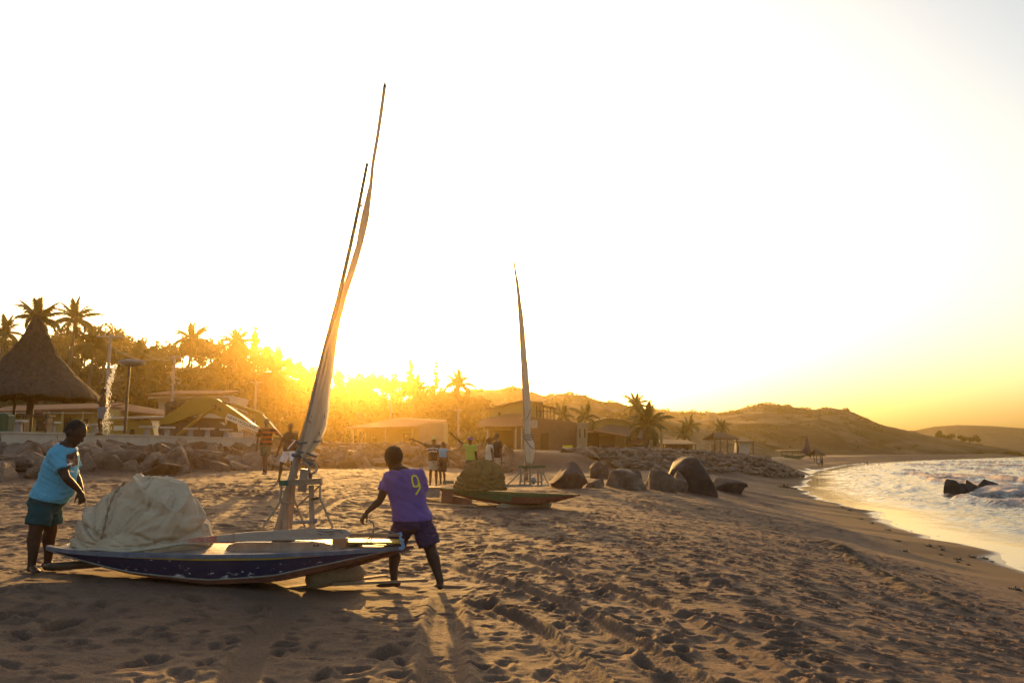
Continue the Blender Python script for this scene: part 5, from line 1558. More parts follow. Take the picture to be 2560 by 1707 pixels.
# thatched shelter: post, rafters and layered thatch
pc = Vector((XU(88, 34.5), 34.5, PZ))
hut = thing('thatched_shelter', 'round palm thatch beach shelter on a single post', 'shelter', pc)
local(hut, MB().tube([(0, 0, 0), (.02, 0, 1.2), (0, 0, 3.6)], [.16, .14, .11], 12), 'post', M_post)
local(hut, MB().tube([(-.85, .3, 0), (-.85, .3, 1.9)], .06, 8), 'side_post', M_post)
for k in range(10):
    a = 2 * math.pi * k / 10
    local(hut, MB().tube([(0, 0, 4.2), (1.15 * math.cos(a), 1.15 * math.sin(a), 2.65), (2.3 * math.cos(a), 2.3 * math.sin(a), 1.85)], .03, 6), 'rafter', M_post)
prof = [(.06, 5.28), (.13, 5.0), (.30, 4.55), (.52, 4.1), (.80, 3.65), (1.12, 3.22), (1.5, 2.8), (1.9, 2.42), (2.3, 2.06), (2.62, 1.76)]
for t_ in range(6):
    rings = []
    i0 = t_ * 1.5
    qs = np.linspace(i0, min(i0 + 2.1, 9), 7)
    for j, qv in enumerate(qs):
        r = float(np.interp(qv, range(10), [p[0] for p in prof])) + .035 + .05 * (j / 6) * 1.2; z = float(np.interp(qv, range(10), [p[1] for p in prof])) - .02 - (.10 if j == 6 else 0)
        ring = []
        for k in range(72):
            a = 2 * math.pi * k / 72
            n_ = rng.uniform(-1, 1)
            e = (j / 6) ** 2
            ring.append(Vector(((r + .035 * n_) * math.cos(a), (r + .035 * n_) * math.sin(a), z + .07 * e * rng.uniform(-1.6, .6))))
        rings.append(ring)
    qs2 = [[v * 1 for v in rg] for rg in rings]
    inner = [Vector((v.x * .9, v.y * .9, v.z - .02)) for v in rings[-1]]
    rings.append(inner)
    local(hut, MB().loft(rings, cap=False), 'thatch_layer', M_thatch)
fr_ = MB()
for k in range(1500):
    a = rng.uniform(0, 2 * math.pi); q = rng.uniform(.12, 1) ** .7
    r = float(np.interp(q * 9, range(10), [p[0] for p in prof])) + .07; z = float(np.interp(q * 9, range(10), [p[1] for p in prof]))
    s = .05; t = Vector((-math.sin(a), math.cos(a), 0)); o = Vector((math.cos(a), math.sin(a), 0))
    dn = (o * .55 + Vector((0, 0, -.62))).normalized()
    p = o * r + Vector((0, 0, z)); ln = rng.uniform(.25, .5)
    tw = rng.uniform(-.5, .5)
    fr_.add([p - t * s * .5, p + t * s * .5, p + dn * ln + t * (tw * .15) + o * rng.uniform(.0, .07)], [(0, 1, 2)])
ob = local(hut, fr_, 'loose_thatch', M_thatch); ob['kind'] = 'stuff'

# beach shower with its spray
sp = P(312, 1080, 30.6)
shw_ = thing('beach_shower', 'outdoor beach shower, dark pole with a wide disc top', 'shower', (sp.x, 30.6, PZ))
hz_d = P(318, 906, 30.6).z - PZ
local(shw_, MB().tube([(0, 0, 0), (0, 0, 1.3), (0, 0, 1.35), (0.02, 0, hz_d - .1)], [.055, .05, .04, .045], 10), 'pole', M_steel)
local(shw_, MB().loft([[Vector((.10 + r * math.cos(a), r * math.sin(a), hz_d + z)) for a in [2 * math.pi * k / 24 for k in range(24)]] for r, z in [(.06, -.16), (.34, -.10), (.50, .0), (.47, .05), (.25, .11), (.05, .13)]]), 'disc', M_pole, True)
local(shw_, MB().tube([(-.33, 0, hz_d - .08), (-.40, 0, hz_d - .12)], .04, 8), 'nozzle', M_steel)
M_spray, nt_, b_s, o_s = new_mat('water_drops')
b_s.inputs['Base Color'].default_value = (.9, .9, .88, 1); b_s.inputs['Roughness'].default_value = .1
trn = nt_.nodes.new('ShaderNodeBsdfTranslucent'); trn.inputs['Color'].default_value = (.95, .95, .92, 1)
mxs = nt_.nodes.new('ShaderNodeMixShader'); mxs.inputs[0].default_value = .85
nt_.links.new(b_s.outputs[0], mxs.inputs[1]); nt_.links.new(trn.outputs[0], mxs.inputs[2]); nt_.links.new(mxs.outputs[0], o_s.inputs['Surface'])
dr = MB()
for k in range(650):
    t = rng.random() ** .8
    u = float(np.interp(t, [0, .3, .65, 1], [289, 272, 262, 266])) + rng.gauss(0, 1.5 + 7 * t); v = 912 + 172 * t + rng.uniform(-4, 4)
    p = P(u, v, 30.6 + rng.gauss(0, .08)); s = rng.uniform(.010, .022) * (1.5 - t)
    e = rng.uniform(0, 3)
    x = Vector((math.cos(e), math.sin(e), 0)) * s; y = Vector((0, 0, 1)) * s * rng.uniform(1, 2.6); w = Vector((-math.sin(e), math.cos(e), 0)) * s
    dr.add([p + x, p + w, p - x, p - w, p + y, p - y], [(0, 1, 4), (1, 2, 4), (2, 3, 4), (3, 0, 4), (1, 0, 5), (2, 1, 5), (3, 2, 5), (0, 3, 5)])
tag(dr.build('water_spray', M_spray, None, False, False), 'glittering spray of water drops falling from the beach shower', 'spray', None, 'stuff')

# ================================================================== EXCAVATOR
DE = 44.0
def e_(u, v, dy=0.0):
    return P(u, v, DE + dy)
exg = gz(XU(450, DE), DE)
exc = thing('excavator', 'yellow tracked excavator with folded boom parked behind the promenade', 'excavator', (XU(450, DE), DE, exg))
def plate(name, poly, y0, y1, m):
    pts = [e_(u, v) for u, v in poly]
    return MB().prism([(p.x, p.z) for p in pts], DE + y0, DE + y1).build(name, m, exc)
plate('boom', [(414, 1062), (418, 1050), (462, 1021), (494, 998), (530, 994), (556, 999), (600, 1028), (660, 1072), (668, 1086), (650, 1082), (590, 1054), (548, 1036), (520, 1034), (492, 1042), (440, 1062)], -.9, -.45, M_exc)
plate('cab_frame', [(408, 1075), (408, 1010), (414, 1003), (462, 1001), (470, 1010), (470, 1075)], .2, 1.7, M_steel)
plate('cab_window', [(413, 1058), (413, 1014), (428, 1012), (428, 1058)], .15, .19, M_glass)
plate('cab_window', [(433, 1058), (433, 1012), (464, 1010), (464, 1058)], .15, .19, M_glass)
plate('engine_house', [(470, 1078), (470, 1042), (560, 1046), (566, 1078)], .1, 2.3, M_steel)
plate('counterweight', [(566, 1078), (566, 1048), (590, 1052), (594, 1078)], .1, 2.4, M_steel)
for y in (-.6, 1.6):
    t0 = e_(395, 1090, y); 
    xs_ = [e_(395, 1095, y).x, e_(560, 1095, y).x]; zz = exg
    rings = []
    tr = []
    n = 26
    for k in range(n):
        a = 2 * math.pi * k / n
        cx_ = xs_[0] + .4 if math.cos(a) < 0 else xs_[1] - .4
        tr.append((cx_ + .42 * math.cos(a), zz + .42 + .42 * math.sin(a)))
    MB().prism(tr, DE + y, DE + y + .55).build('track', M_steel, exc)
for a, b, r, m in [((536, 1016), (443, 1088), .07, M_exc), ((536, 1016), (492, 1050), .045, M_steel)]:
    MB().tube([e_(*a, -.98), e_(*b, -.98)], r * 1.2, 10).build('boom_cylinder', m, exc)
MB().tube([e_(556, 1004, -.68), e_(580, 1012, -.68)], .07, 10).build('arm_cylinder_rod', M_steel, exc)
MB().tube([e_(578, 1010, -.68), e_(658, 1036, -.68)], .10, 10).build('arm_cylinder', M_exc, exc)
MB().tube([e_(594, 1024, -.68), e_(660, 1060, -.68)], .05, 8).build('hydraulic_pipe', M_exc, exc)
plate('arm', [(650, 1030), (664, 1034), (690, 1062), (720, 1100), (708, 1106), (672, 1080), (648, 1046)], -.85, -.5, M_exc)
plate('bucket', [(700, 1092), (726, 1096), (738, 1112), (730, 1126), (704, 1122), (694, 1106)], -1.1, -.2, M_steel)
MB().tube([e_(536, 1016, -1.0), e_(536, 1016, -.4)], .13, 12).build('pivot', M_steel, exc)
MB().tube([e_(549, 1024, -.95), e_(549, 1024, -.4)], .09, 12).build('pivot', M_steel, exc)
a = e_(566, 1040, -.94); b = e_(646, 1074, -.94)
dv = (b - a); Lw = dv.length
pln = MB().beam(a, b, .03, .32, up=(0, 0, 1)).build('name_panel', M_cream, exc)
tm = text_mesh('NEW HOLLAND', .30, .006)
sc_ = Lw * .94 / max(1e-6, tm.vertices and (max(v.co.x for v in tm.vertices) - min(v.co.x for v in tm.vertices)))
ang = math.atan2(dv.z, dv.x)
tm.transform(Matrix.Translation((a + b) / 2 + Vector((0, -.022, 0))) @ Matrix.Rotation(-ang, 4, 'Y') @ Matrix.Rotation(R(90), 4, 'X') @ Matrix.Diagonal((sc_, .72, 1, 1)))
lt = link('lettering', tm, M_letter, exc)

# ================================================================== BUILDINGS
def quad_slab(ps, th, name, m, parent):
    ps = [V3(p) for p in ps]
    n = (ps[1] - ps[0]).cross(ps[2] - ps[0]).normalized()
    if n.z < 0: n = -n
    top = [p + n * th for p in ps]
    k = len(ps)
    mb = MB(); mb.add(ps + top, [tuple(range(k)), tuple(k + i for i in reversed(range(k)))] + [(i, (i + 1) % k, k + (i + 1) % k, k + i) for i in range(k)])
    return mb.build(name, m, parent)
class House:
    def __init__(s, label, u, d, cat='house', name='house'):
        s.d = d; s.g = gz(XU(u, d), d)
        s.r = thing(name, label, cat, (XU(u, d), d, s.g))
    def p(s, u, v, dy=0): return P(u, v, s.d) + Vector((0, dy, 0))
    def wall(s, poly, y0, y1, m, name='wall'):
        pts = [s.p(u, v) for u, v in poly]
        pts = [(q.x, (s.g - .3 if v > 1200 else q.z)) for q, (u, v) in zip(pts, poly)]
        return MB().prism(pts, s.d + y0, s.d + y1).build(name, m, s.r)
    def roof(s, front, back, m, th=.10, name='roof'):
        """front: two (u, v, dy), back: two (u, v, dy)"""
        ps = [s.p(*q) for q in front] + [s.p(*q) for q in reversed(back)]
        return quad_slab(ps, th, name, m, s.r)
    def post(s, u, v0, dy, r, m, name='post'):
        t = s.p(u, v0, dy)
        return MB().tube([(t.x, t.y, s.g - .1), t], r, 8).build(name, m, s.r)
    def panel(s, u0, v0, u1, v1, dy, m, name, depth=.08, parent=None):
        a = s.p(u0, v1, 0); b = s.p(u1, v0, 0)
        c = (a + b) / 2
        return MB().box((c.x, s.d + dy, c.z), (b.x - a.x, depth, b.z - a.z)).build(name, m, parent or s.r)
    def window(s, u0, v0, u1, v1, dy, m=None, name='window'):
        f = s.panel(u0 - .8, v0 - .8, u1 + .8, v1 + .8, dy, M_wood, name, .10)
        s.panel(u0, v0, u1, v1, dy - .06, m or M_glass, 'pane' if name == 'window' else 'door_leaf', .04, f)
        return f
# house with long veranda roof in the glare
h = House('low house with long tiled veranda roof behind the rock bank', 985, 72)
h.wall([(880, 1300), (880, 1068), (1060, 1062), (1102, 1050), (1102, 1300)], 2.2, 8, M_wally)
h.wall([(1042, 1300), (1042, 1066), (1066, 1056), (1104, 1052), (1104, 1300)], .6, 2.1, M_wallt, 'side_wall')
h.roof([(858, 1072, 0), (1036, 1068, 0)], [(905, 1057, 3.2), (1066, 1054, 3.2)], M_tile)
h.roof([(905, 1059, 3.1), (1106, 1053, 3.1)], [(968, 1039, 6), (1104, 1045, 6)], M_tile, name='upper_roof')
for u in (881, 905, 962, 1030):
    h.post(u, 1073, .2, .10, M_wallt)
h.window(886, 1078, 902, 1114, 2.15, name='door'); h.window(914, 1088, 932, 1112, 2.15); h.window(1000, 1082, 1020, 1104, 2.15)
# two-storey house with roof terrace
h = House('two-storey house with roof terrace pergola behind the green boat mast', 1290, 84)
h.wall([(1217, 1050), (1217, 1016), (1308, 995), (1362, 1003), (1362, 1050)], 6, 13, M_wally, 'upper_wall')
h.roof([(1206, 1017, 5.2), (1310, 995, 5.2)], [(1214, 1011, 14), (1309, 991, 14)], M_tileg, .14, 'main_roof')
h.roof([(1308, 995, 5.2), (1364, 1001, 5.2)], [(1308, 991, 14), (1362, 997, 14)], M_tileg, .14, 'main_roof')
h.roof([(1335, 1000, 5.4), (1404, 1016, 5.4)], [(1335, 998, 10), (1400, 1013, 10)], M_tileg, .10, 'terrace_roof')
for u, v0 in ((1346, 1005), (1355, 1007), (1364, 1009), (1374, 1011), (1382, 1013), (1392, 1015)):
    h.panel(u - 1.3, v0, u + 1.3, 1046, 5.7, M_post, 'terrace_post', .16)
h.panel(1348, 1020, 1378, 1022, 5.6, M_post, 'rail', .1)
h.window(1243, 1024, 1249, 1032, 5.95)
h.wall([(1215, 1300), (1215, 1046), (1306, 1046), (1330, 1046), (1330, 1300)], 3.4, 10, M_wallt, 'ground_wall')
h.roof([(1190, 1068, -.4), (1310, 1067, -.4)], [(1203, 1046, 3.6), (1300, 1040, 3.6)], M_tile, .12, 'porch_roof')
h.roof([(1203, 1047, 3.5), (1340, 1046, 3.5)], [(1278, 1027, 6.5), (1300, 1027, 6.5)], M_tileg, .12, 'hip_roof')
h.panel(1222, 1073, 1284, 1126, 3.3, M_dark, 'open_front_shade', .1)  # dark sheet paints the shade under the veranda roof
for u in (1219, 1289, 1304):
    h.post(u, 1069, .1, .08, M_wallw)
h.wall([(1326, 1300), (1326, 1040), (1442, 1054), (1442, 1300)], 1.0, 5.0, M_wallb, 'brick_wall')
h.wall([(1306, 1300), (1306, 1070), (1346, 1070), (1346, 1300)], .2, 1.0, M_wallb, 'tank_stand')
tk = h.p(1336, 1069, .6)
MB().tube([tk, tk + Vector((0, 0, .72)), tk + Vector((0, 0, .80))], [.34, .36, .30], 16).build('water_tank', M_pole, h.r)
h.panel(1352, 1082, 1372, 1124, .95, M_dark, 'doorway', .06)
h.wall([(1443, 1300), (1443, 1056), (1469, 1057), (1469, 1300)], -.4, 2.4, M_wallt, 'pillar_block')
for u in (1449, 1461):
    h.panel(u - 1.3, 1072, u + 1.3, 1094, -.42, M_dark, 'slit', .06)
# yellow notice on two legs
sg = P(1419, 1128, 76); zg = gz(sg.x, 76)
sn = thing('notice_board', 'small yellow notice board on sand before the brick wall', 'sign', (sg.x, 76, zg))
a = P(1407, 1128, 76); b = P(1431, 1113, 76)
MB().box(((a.x + b.x) / 2, 76, (a.z + b.z) / 2), (b.x - a.x, .05, b.z - a.z)).build('board', M_sign, sn)
for u in (1410, 1428):
    q = P(u, 1113, 76.06); MB().beam((q.x, 76.06, zg - .1), q, .05, .05).build('leg', M_post, sn)
# yellow gabled house with porch
h = House('yellow gabled house with open posted porch beside the tall palm', 1540, 98)
h.wall([(1472, 1300), (1472, 1056), (1529, 1043), (1606, 1056), (1606, 1300)], 4, 10, M_wally)
h.roof([(1466, 1058, 3.4), (1530, 1043, 3.4)], [(1470, 1054, 10.5), (1530, 1040, 10.5)], M_tileg, .12)
h.roof([(1530, 1043, 3.4), (1612, 1058, 3.4)], [(1530, 1040, 10.5), (1608, 1054, 10.5)], M_tileg, .12)
h.roof([(1482, 1082, -.3), (1622, 1100, -.3)], [(1528, 1060, 3.9), (1622, 1068, 3.9)], M_tileg, .12, 'front_roof')
h.roof([(1466, 1076, -1.2), (1563, 1093, -1.2)], [(1484, 1074, .2), (1566, 1088, .2)], M_tile, .10, 'porch_roof')
h.panel(1470, 1080, 1500, 1126, 1.2, M_dark, 'open_front_shade', .1)  # dark sheet stands for the shaded inside of the porch
h.panel(1502, 1088, 1540, 1124, 2.2, M_wallt, 'inner_wall', .1)
for u in (1540, 1550, 1560):
    h.post(u, 1092, -.8, .11, M_wallt)
hm2 = MB().tube(wobble([h.p(1503, 1110, -.2), h.p(1512, 1116, -.2), h.p(1524, 1117, -.2), h.p(1537, 1111, -.2)], 14), [.03, .08, .14, .18, .2, .2, .2, .2, .2, .18, .15, .12, .08, .05, .03], 8); hm2.build('hammock', M_maroon, h.r, True)
h.roof([(1562, 1110, -1), (1624, 1108, -1)], [(1566, 1100, 1.5), (1622, 1100, 1.5)], M_tile, .10, 'lean_to_roof')
h.panel(1584, 1110, 1616, 1128, 1.4, M_wallw, 'lean_to_wall', .1)
h.post(1619, 1109, -.8, .12, M_wallw)
h.wall([(1624, 1300), (1624, 1088), (1648, 1088), (1648, 1300)], 0, 3, M_wallt, 'side_block')
h.post(1652, 1068, -.2, .16, M_wally, 'corner_post')
mound = rock_mesh(411, 15, .5); mound.materials.append(M_darkwood)
q = P(1588, 1124, 94); o = rock_at(q.x, 94, gz(q.x, 94) + .2, 1.5, .8, .9, mound, (0, 0, 0), 'dark heap of nets beside the porch of the yellow gabled house', 'heap of nets'); o['category'] = 'net heap'; o.name = 'net_heap'
# shacks and huts further along
h = House('long low dark shack behind the lower rock bank', 1697, 112, 'shack', 'beach_shack')
h.wall([(1664, 1300), (1664, 1108), (1734, 1108), (1734, 1300)], .5, 4, M_wallb)
h.roof([(1655, 1112, -.5), (1740, 1112, -.5)], [(1660, 1099, 4.5), (1736, 1101, 4.5)], M_tileg, .15)
for u in (1658, 1672, 1690, 1710, 1738): h.post(u, 1112, -.3, .08, M_post)
h.window(1676, 1118, 1684, 1126, .45); h.window(1714, 1117, 1724, 1126, .45)
h = House('open thatched hut on posts at the foot of the scrub hill', 1807, 150, 'hut', 'thatched_hut')
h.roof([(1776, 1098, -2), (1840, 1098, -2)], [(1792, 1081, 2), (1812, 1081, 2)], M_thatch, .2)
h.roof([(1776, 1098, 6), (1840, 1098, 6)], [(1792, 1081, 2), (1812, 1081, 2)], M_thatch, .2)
for u in (1781, 1795, 1812, 1836):
    h.post(u, 1098, -1.6, .12, M_post)
h.panel(1783, 1110, 1800, 1124, 2, M_wallt, 'low_wall', .2)
h = House('small tan hut beside the open thatched hut', 1860, 152, 'hut', 'beach_hut')
h.wall([(1848, 1300), (1848, 1106), (1876, 1106), (1876, 1300)], 0, 3, M_wallw)
h.roof([(1840, 1106, -.8), (1882, 1105, -.8)], [(1844, 1097, 3.5), (1880, 1097, 3.5)], M_thatch, .18)
for u in (1843, 1880): h.post(u, 1105, -.6, .10, M_post)
h = House('little thatched kiosk beside the far beached sailboat', 2040, 190, 'hut', 'thatched_hut')
for y in (-1.5, 1.5):
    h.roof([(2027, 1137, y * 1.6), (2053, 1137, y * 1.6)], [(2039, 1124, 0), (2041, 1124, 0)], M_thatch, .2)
for u in (2030, 2036, 2046, 2050): h.post(u, 1137, -1.2, .10, M_post)
h = House('long flat reed awning behind the far beached sailboat', 1975, 196, 'shelter', 'reed_awning')
h.roof([(1948, 1129, -1), (2002, 1129, -1)], [(1948, 1126, 3), (2002, 1126, 3)], M_thatch, .25)
for u in (1950, 1964, 1978, 1992, 2000): h.post(u, 1129, -.8, .10, M_post)
# far sailboat with its sail still up
M_dsail = mat('dark_violet_sail', (0.06, 0.035, 0.065), (0.09, 0.055, 0.09), 0.9, 3, 0.05)
FD = next((float(t_) for t_ in np.arange(150, 300, .5) if P(1990, 1146, t_).z <= gz(P(1990, 1146, t_).x, t_)), 190.0)
fb = P(1992, 1147, FD)
fs_ = thing('sailboat', 'distant beached sailboat with dark violet sail raised', 'boat', (fb.x, FD, gz(fb.x, FD)))
rings = []
for k in range(13):
    q = k / 12; u = 1952 + 66 * q; zt = float(np.interp(q, [0, .5, 1], [1136, 1139, 1135])); zb = float(np.interp(q, [0, .2, .5, .8, 1], [1138, 1145, 1148, 1145, 1136]))
    hw = .75 * (1 - abs(2 * q - 1) ** 3) + .05
    t = P(u, zt, FD); b = P(u, zb, FD)
    rings.append([t + Vector((0, -hw, 0)), b + Vector((0, -hw * .7, 0)), b + Vector((0, hw * .7, 0)), t + Vector((0, hw, 0))])
MB().loft(rings).build('hull', M_dkgreen, fs_)
sl = [(2017, 1089), (2020, 1098), (2023, 1112), (2026, 1128), (2027, 1141), (2020, 1139), (2010, 1134), (1999, 1130), (2005, 1124), (2010, 1118), (2013, 1106), (2015, 1096)]
pts = [P(u, v, FD) for u, v in sl]; n = len(pts); ctr = sum(pts, Vector()) / n
mb = MB(); mb.add([p + Vector((0, -.03, 0)) for p in pts] + [p + Vector((0, .03, 0)) for p in pts] + [ctr + Vector((0, -.5, 0)), ctr + Vector((0, -.44, 0))],
    [(i, (i + 1) % n, 2 * n) for i in range(n)] + [((i + 1) % n + n, i + n, 2 * n + 1) for i in range(n)] + [(i, i + n, (i + 1) % n + n, (i + 1) % n) for i in range(n)])
mb.build('sail', M_dsail, fs_, False)
MB().tube([P(2026, 1144, FD), P(2022, 1112, FD), P(2017, 1087, FD)], [.10, .08, .03], 8).build('mast', M_post, fs_)
# buildings left
h = House('long low house with terracotta roof behind the thatched shelter', 110, 56, 'house')
h.wall([(-60, 1300), (-60, 1024), (232, 1018), (232, 1300)], 1.5, 7, M_wally)
h.roof([(-70, 1034, 0), (240, 1024, 0)], [(-70, 1008, 5), (236, 1000, 5)], M_tile, .14)
h.panel(-66, 1031, 236, 1033, -.06, M_wallw, 'fascia', .08).rotation_euler = (0, 0, 0)
for u in (120, 155, 205):
    h.post(u, 1028, .1, .08, M_wally)
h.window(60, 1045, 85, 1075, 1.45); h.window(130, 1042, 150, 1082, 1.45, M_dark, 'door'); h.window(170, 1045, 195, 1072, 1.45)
h = House('low house with sloping pinkish roof beside the shower', 330, 60, 'house')
h.wall([(248, 1300), (248, 1010), (400, 1036), (400, 1300)], 1.2, 6, M_wallt)
h.roof([(240, 1024, 0), (408, 1040, 0)], [(244, 1004, 4), (404, 1030, 4)], M_tile, .12)
h.window(262, 1040, 282, 1070, 1.15); h.window(340, 1046, 356, 1080, 1.15, M_dark, 'door')
h = House('yellow kiosk with a flat white roof behind the shower pole', 330, 46, 'kiosk', 'kiosk')
h.wall([(268, 1300), (268, 1050), (378, 1050), (378, 1300)], 0, 3, M_exc)
h.roof([(284, 1047, -.6), (392, 1046, -.6)], [(296, 1040, 2.6), (388, 1038, 2.6)], M_wallw, .10)
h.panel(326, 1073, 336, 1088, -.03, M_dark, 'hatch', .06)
h.panel(285, 1064, 312, 1076, -.03, M_cream, 'shutter', .06)
h = House('white house with a broad flat tiled roof behind the excavator', 460, 82, 'house')
h.wall([(372, 1300), (372, 985), (556, 985), (556, 1300)], 2, 9, M_wallw)
h.roof([(362, 990, 0), (552, 988, 0)], [(372, 970, 6), (560, 969, 6)], M_tile, .2)
h.roof([(366, 996, .3), (556, 993, .3)], [(368, 992, 2), (558, 990, 2)], M_wallw, .2, 'eave_slab')
h.window(382, 1022, 402, 1040, 1.95); h.window(420, 1005, 444, 1030, 1.95); h.window(500, 1005, 524, 1030, 1.95)
for k, (u, v, d, w, hh) in enumerate([(395, 935, 118, 60, 32), (30, 870, 128, 70, 36), (700, 1000, 112, 80, 30)]):
    h = House(['pale house half hidden by trees above the white house', 'pale house half hidden by trees on the hill behind the shelter', 'pale house low among the trees in the sun glare'][k], u, d)
    h.wall([(u - w / 2, 1300), (u - w / 2, v), (u + w / 2, v), (u + w / 2, 1300)], 0, 6, M_wallw)
    h.roof([(u - w / 2 - 4, v + 2, -.6), (u + w / 2 + 4, v + 2, -.6)], [(u - w / 2 - 2, v - 8, 3.5), (u + w / 2 + 2, v - 8, 3.5)], M_tile, .15)
    for q in (-.25, .2):
        h.window(u + w * q - 5, v + 8, u + w * q + 5, v + 20, -.05)

# ================================================================== POLES AND WIRES
def upole(label, u, vtop, d, wa=35):
    p = P(u, vtop, d); g = gz(p.x, d) - .3
    t = thing('utility_pole', label, 'utility pole', (p.x, d, g))
    local(t, MB().tube([(0, 0, 0), (0, 0, p.z - g)], [.17, .11], 10), 'pole', M_pole)
    w = wa / F_PX * d
    local(t, MB().beam((-w, 0, p.z - g - .15), (w, 0, p.z - g - .15), .12, .14), 'crossarm', M_pole)
    for k in (-.9, -.45, .45, .9):
        local(t, MB().tube([(k * w, 0, p.z - g - .08), (k * w, 0, p.z - g + .12)], .05, 8), 'insulator', M_steel)
    return p, w
poles = [upole('utility pole behind the thatched shelter with a wide crossarm', 277, 836, 62), upole('utility pole rising behind the white house roof', 437, 889, 78, 18),
         upole('utility pole among trees beside the excavator arm', 641, 952, 88, 14), upole('utility pole in the sun glare behind the veranda house', 978, 978, 96, 10), upole('utility pole between the veranda house and two-storey house', 1146, 1022, 104, 10)]
prev = (Vector((-60, 30, 12)), 1.0)
for k, (p, w) in enumerate(poles):
    for j, s in enumerate((-.9, .9)):
        a = prev[0] + Vector((s * prev[1], 0, 0)); b = p + Vector((s * w, 0, 0))
        mid = [lerp(a, b, q / 12) - Vector((0, 0, 1.1 * 4 * (q / 12) * (1 - q / 12))) for q in range(13)]
        o = MB().tube(mid, .018, 4).build('power_cable', M_steel, None)
        tag(o, ['power cable running in from beyond the thatched shelter to the first utility pole', 'power cable slung from the shelter pole to the white house pole', 'power cable slung from the white house pole to the excavator pole', 'power cable slung across the sun glare behind the leaning mast', 'power cable slung between the two poles beyond the veranda house'][k], 'cable', 'power cables')
    prev = (p, w)
# ================================================================== VEGETATION
def leaf_mat(name, c1, c2, tr=.16):
    return mat(name, c1, c2, .7, .8, 0, trans=tr)
M_leaf = leaf_mat('olive_leaves', (0.045, 0.055, 0.018), (0.09, 0.095, 0.03))
M_leaf2 = leaf_mat('dusty_green_leaves', (0.06, 0.06, 0.02), (0.11, 0.10, 0.04))
M_frond = leaf_mat('palm_frond_green', (0.045, 0.06, 0.016), (0.085, 0.095, 0.028), .18)
M_bark = mat('grey_brown_bark', (0.10, 0.075, 0.05), (0.17, 0.13, 0.09), .95, 3, .3, stretch=(2, 2, .5))
def leaf_cloud(seed, clumps, n, size, zscale=.8):
    """many small bent leaf sprays spread through several uneven clumps"""
    r = np.random.RandomState(seed)
    cs = np.array([c[:3] for c in clumps]); rad = np.array([c[3] for c in clumps])
    w = rad ** 2; k = r.choice(len(cs), n, p=w / w.sum())
    d = r.normal(size=(n, 3)); d /= np.linalg.norm(d, axis=1)[:, None]
    rr = rad[k] * (0.45 + .6 * r.rand(n) ** .5)
    c = cs[k] + d * rr[:, None] * np.array([1, 1, zscale])
    a = r.normal(size=(n, 3)); a /= np.linalg.norm(a, axis=1)[:, None]
    b = np.cross(a, d + .4 * r.normal(size=(n, 3))); b /= np.linalg.norm(b, axis=1)[:, None] + 1e-9
    s = size * (.6 + .8 * r.rand(n))[:, None]
    v = np.stack([c - a * s, c - b * s * .45 + a * s * .1, c + a * s, c + b * s * .45 + a * s * .1], 1).reshape(-1, 3)
    f = np.arange(4 * n).reshape(-1, 4)
    me = bpy.data.meshes.new('crown'); me.from_pydata(v.tolist(), [], f.tolist()); me.update()
    return me
TREES = []
for i in range(6):
    r = random.Random(500 + i)
    H = 7.0; cl = []
    for k in range(9 + i % 3):
        a = r.uniform(0, 6.28); q = r.uniform(0, 1.0)
        cl.append((math.cos(a) * 1.9 * q, math.sin(a) * 1.9 * q, 3.6 + r.uniform(-.9, 2.5) * (1 - .4 * q), r.uniform(.55, 1.25)))
    cl.append((r.uniform(-.6, .6), r.uniform(-.6, .6), 6.3, .8)); cl.append((0, 0, 4.4, 1.5))
    crown = leaf_cloud(510 + i, cl, 1500, .27); crown.materials.append(M_leaf if i % 2 else M_leaf2)
    tm_ = MB().tube(wobble([(0, 0, -.5), (r.uniform(-.2, .2), 0, 1.5), (r.uniform(-.3, .3), r.uniform(-.3, .3), 3.2), (0, 0, 4.8)], 8), [.26, .22, .2, .18, .16, .13, .1, .07, .04], 8)
    for c in cl[:6]:
        tm_.tube(wobble([(0, 0, 2.2), (c[0] * .5, c[1] * .5, c[2] * .75), c[:3]], 5), [.1, .08, .06, .05, .04, .02], 6)
    trunk = tm_.mesh('trunk', True); trunk.materials.append(M_bark)
    TREES.append((crown, trunk))
def tree(x, y, z, h, k, label, group, wid=1.0, name='leafy_tree'):
    t = tag(empty(name, (x, y, z), rng.uniform(0, 6.28)), label, 'tree', group)
    s = h / 7.1
    c, tr = TREES[k % len(TREES)]
    share(t, c, 'crown', scale=(s * wid, s * wid, s)); share(t, tr, 'trunk', scale=(s * wid, s * wid, s))
    return t
dgv = bpy.context.evaluated_depsgraph_get()
BV = {o.name: BVHTree.FromObject(o, dgv) for o in (h1, h2, h3, h4)}
def surf(x, y, o=None):
    z = gz(x, y)
    for k, b in BV.items():
        hit = b.ray_cast(Vector((x, y, 400)), Vector((0, 0, -1)))[0]
        if hit is not None: z = max(z, hit.z)
    return z
rng = random.Random(91)
SKY_U = [-80, 0, 40, 150, 240, 275, 300, 335, 380, 430, 470, 520, 560, 600, 650, 690, 730, 770, 800, 850, 900, 960, 1010, 1050, 1075, 1110, 1150, 1200, 1260]
SKY_V = [815, 818, 850, 812, 806, 796, 820, 835, 846, 852, 832, 842, 848, 840, 848, 862, 885, 905, 915, 925, 928, 925, 928, 945, 968, 962, 965, 985, 1000]
u = -520
nt_ = 0
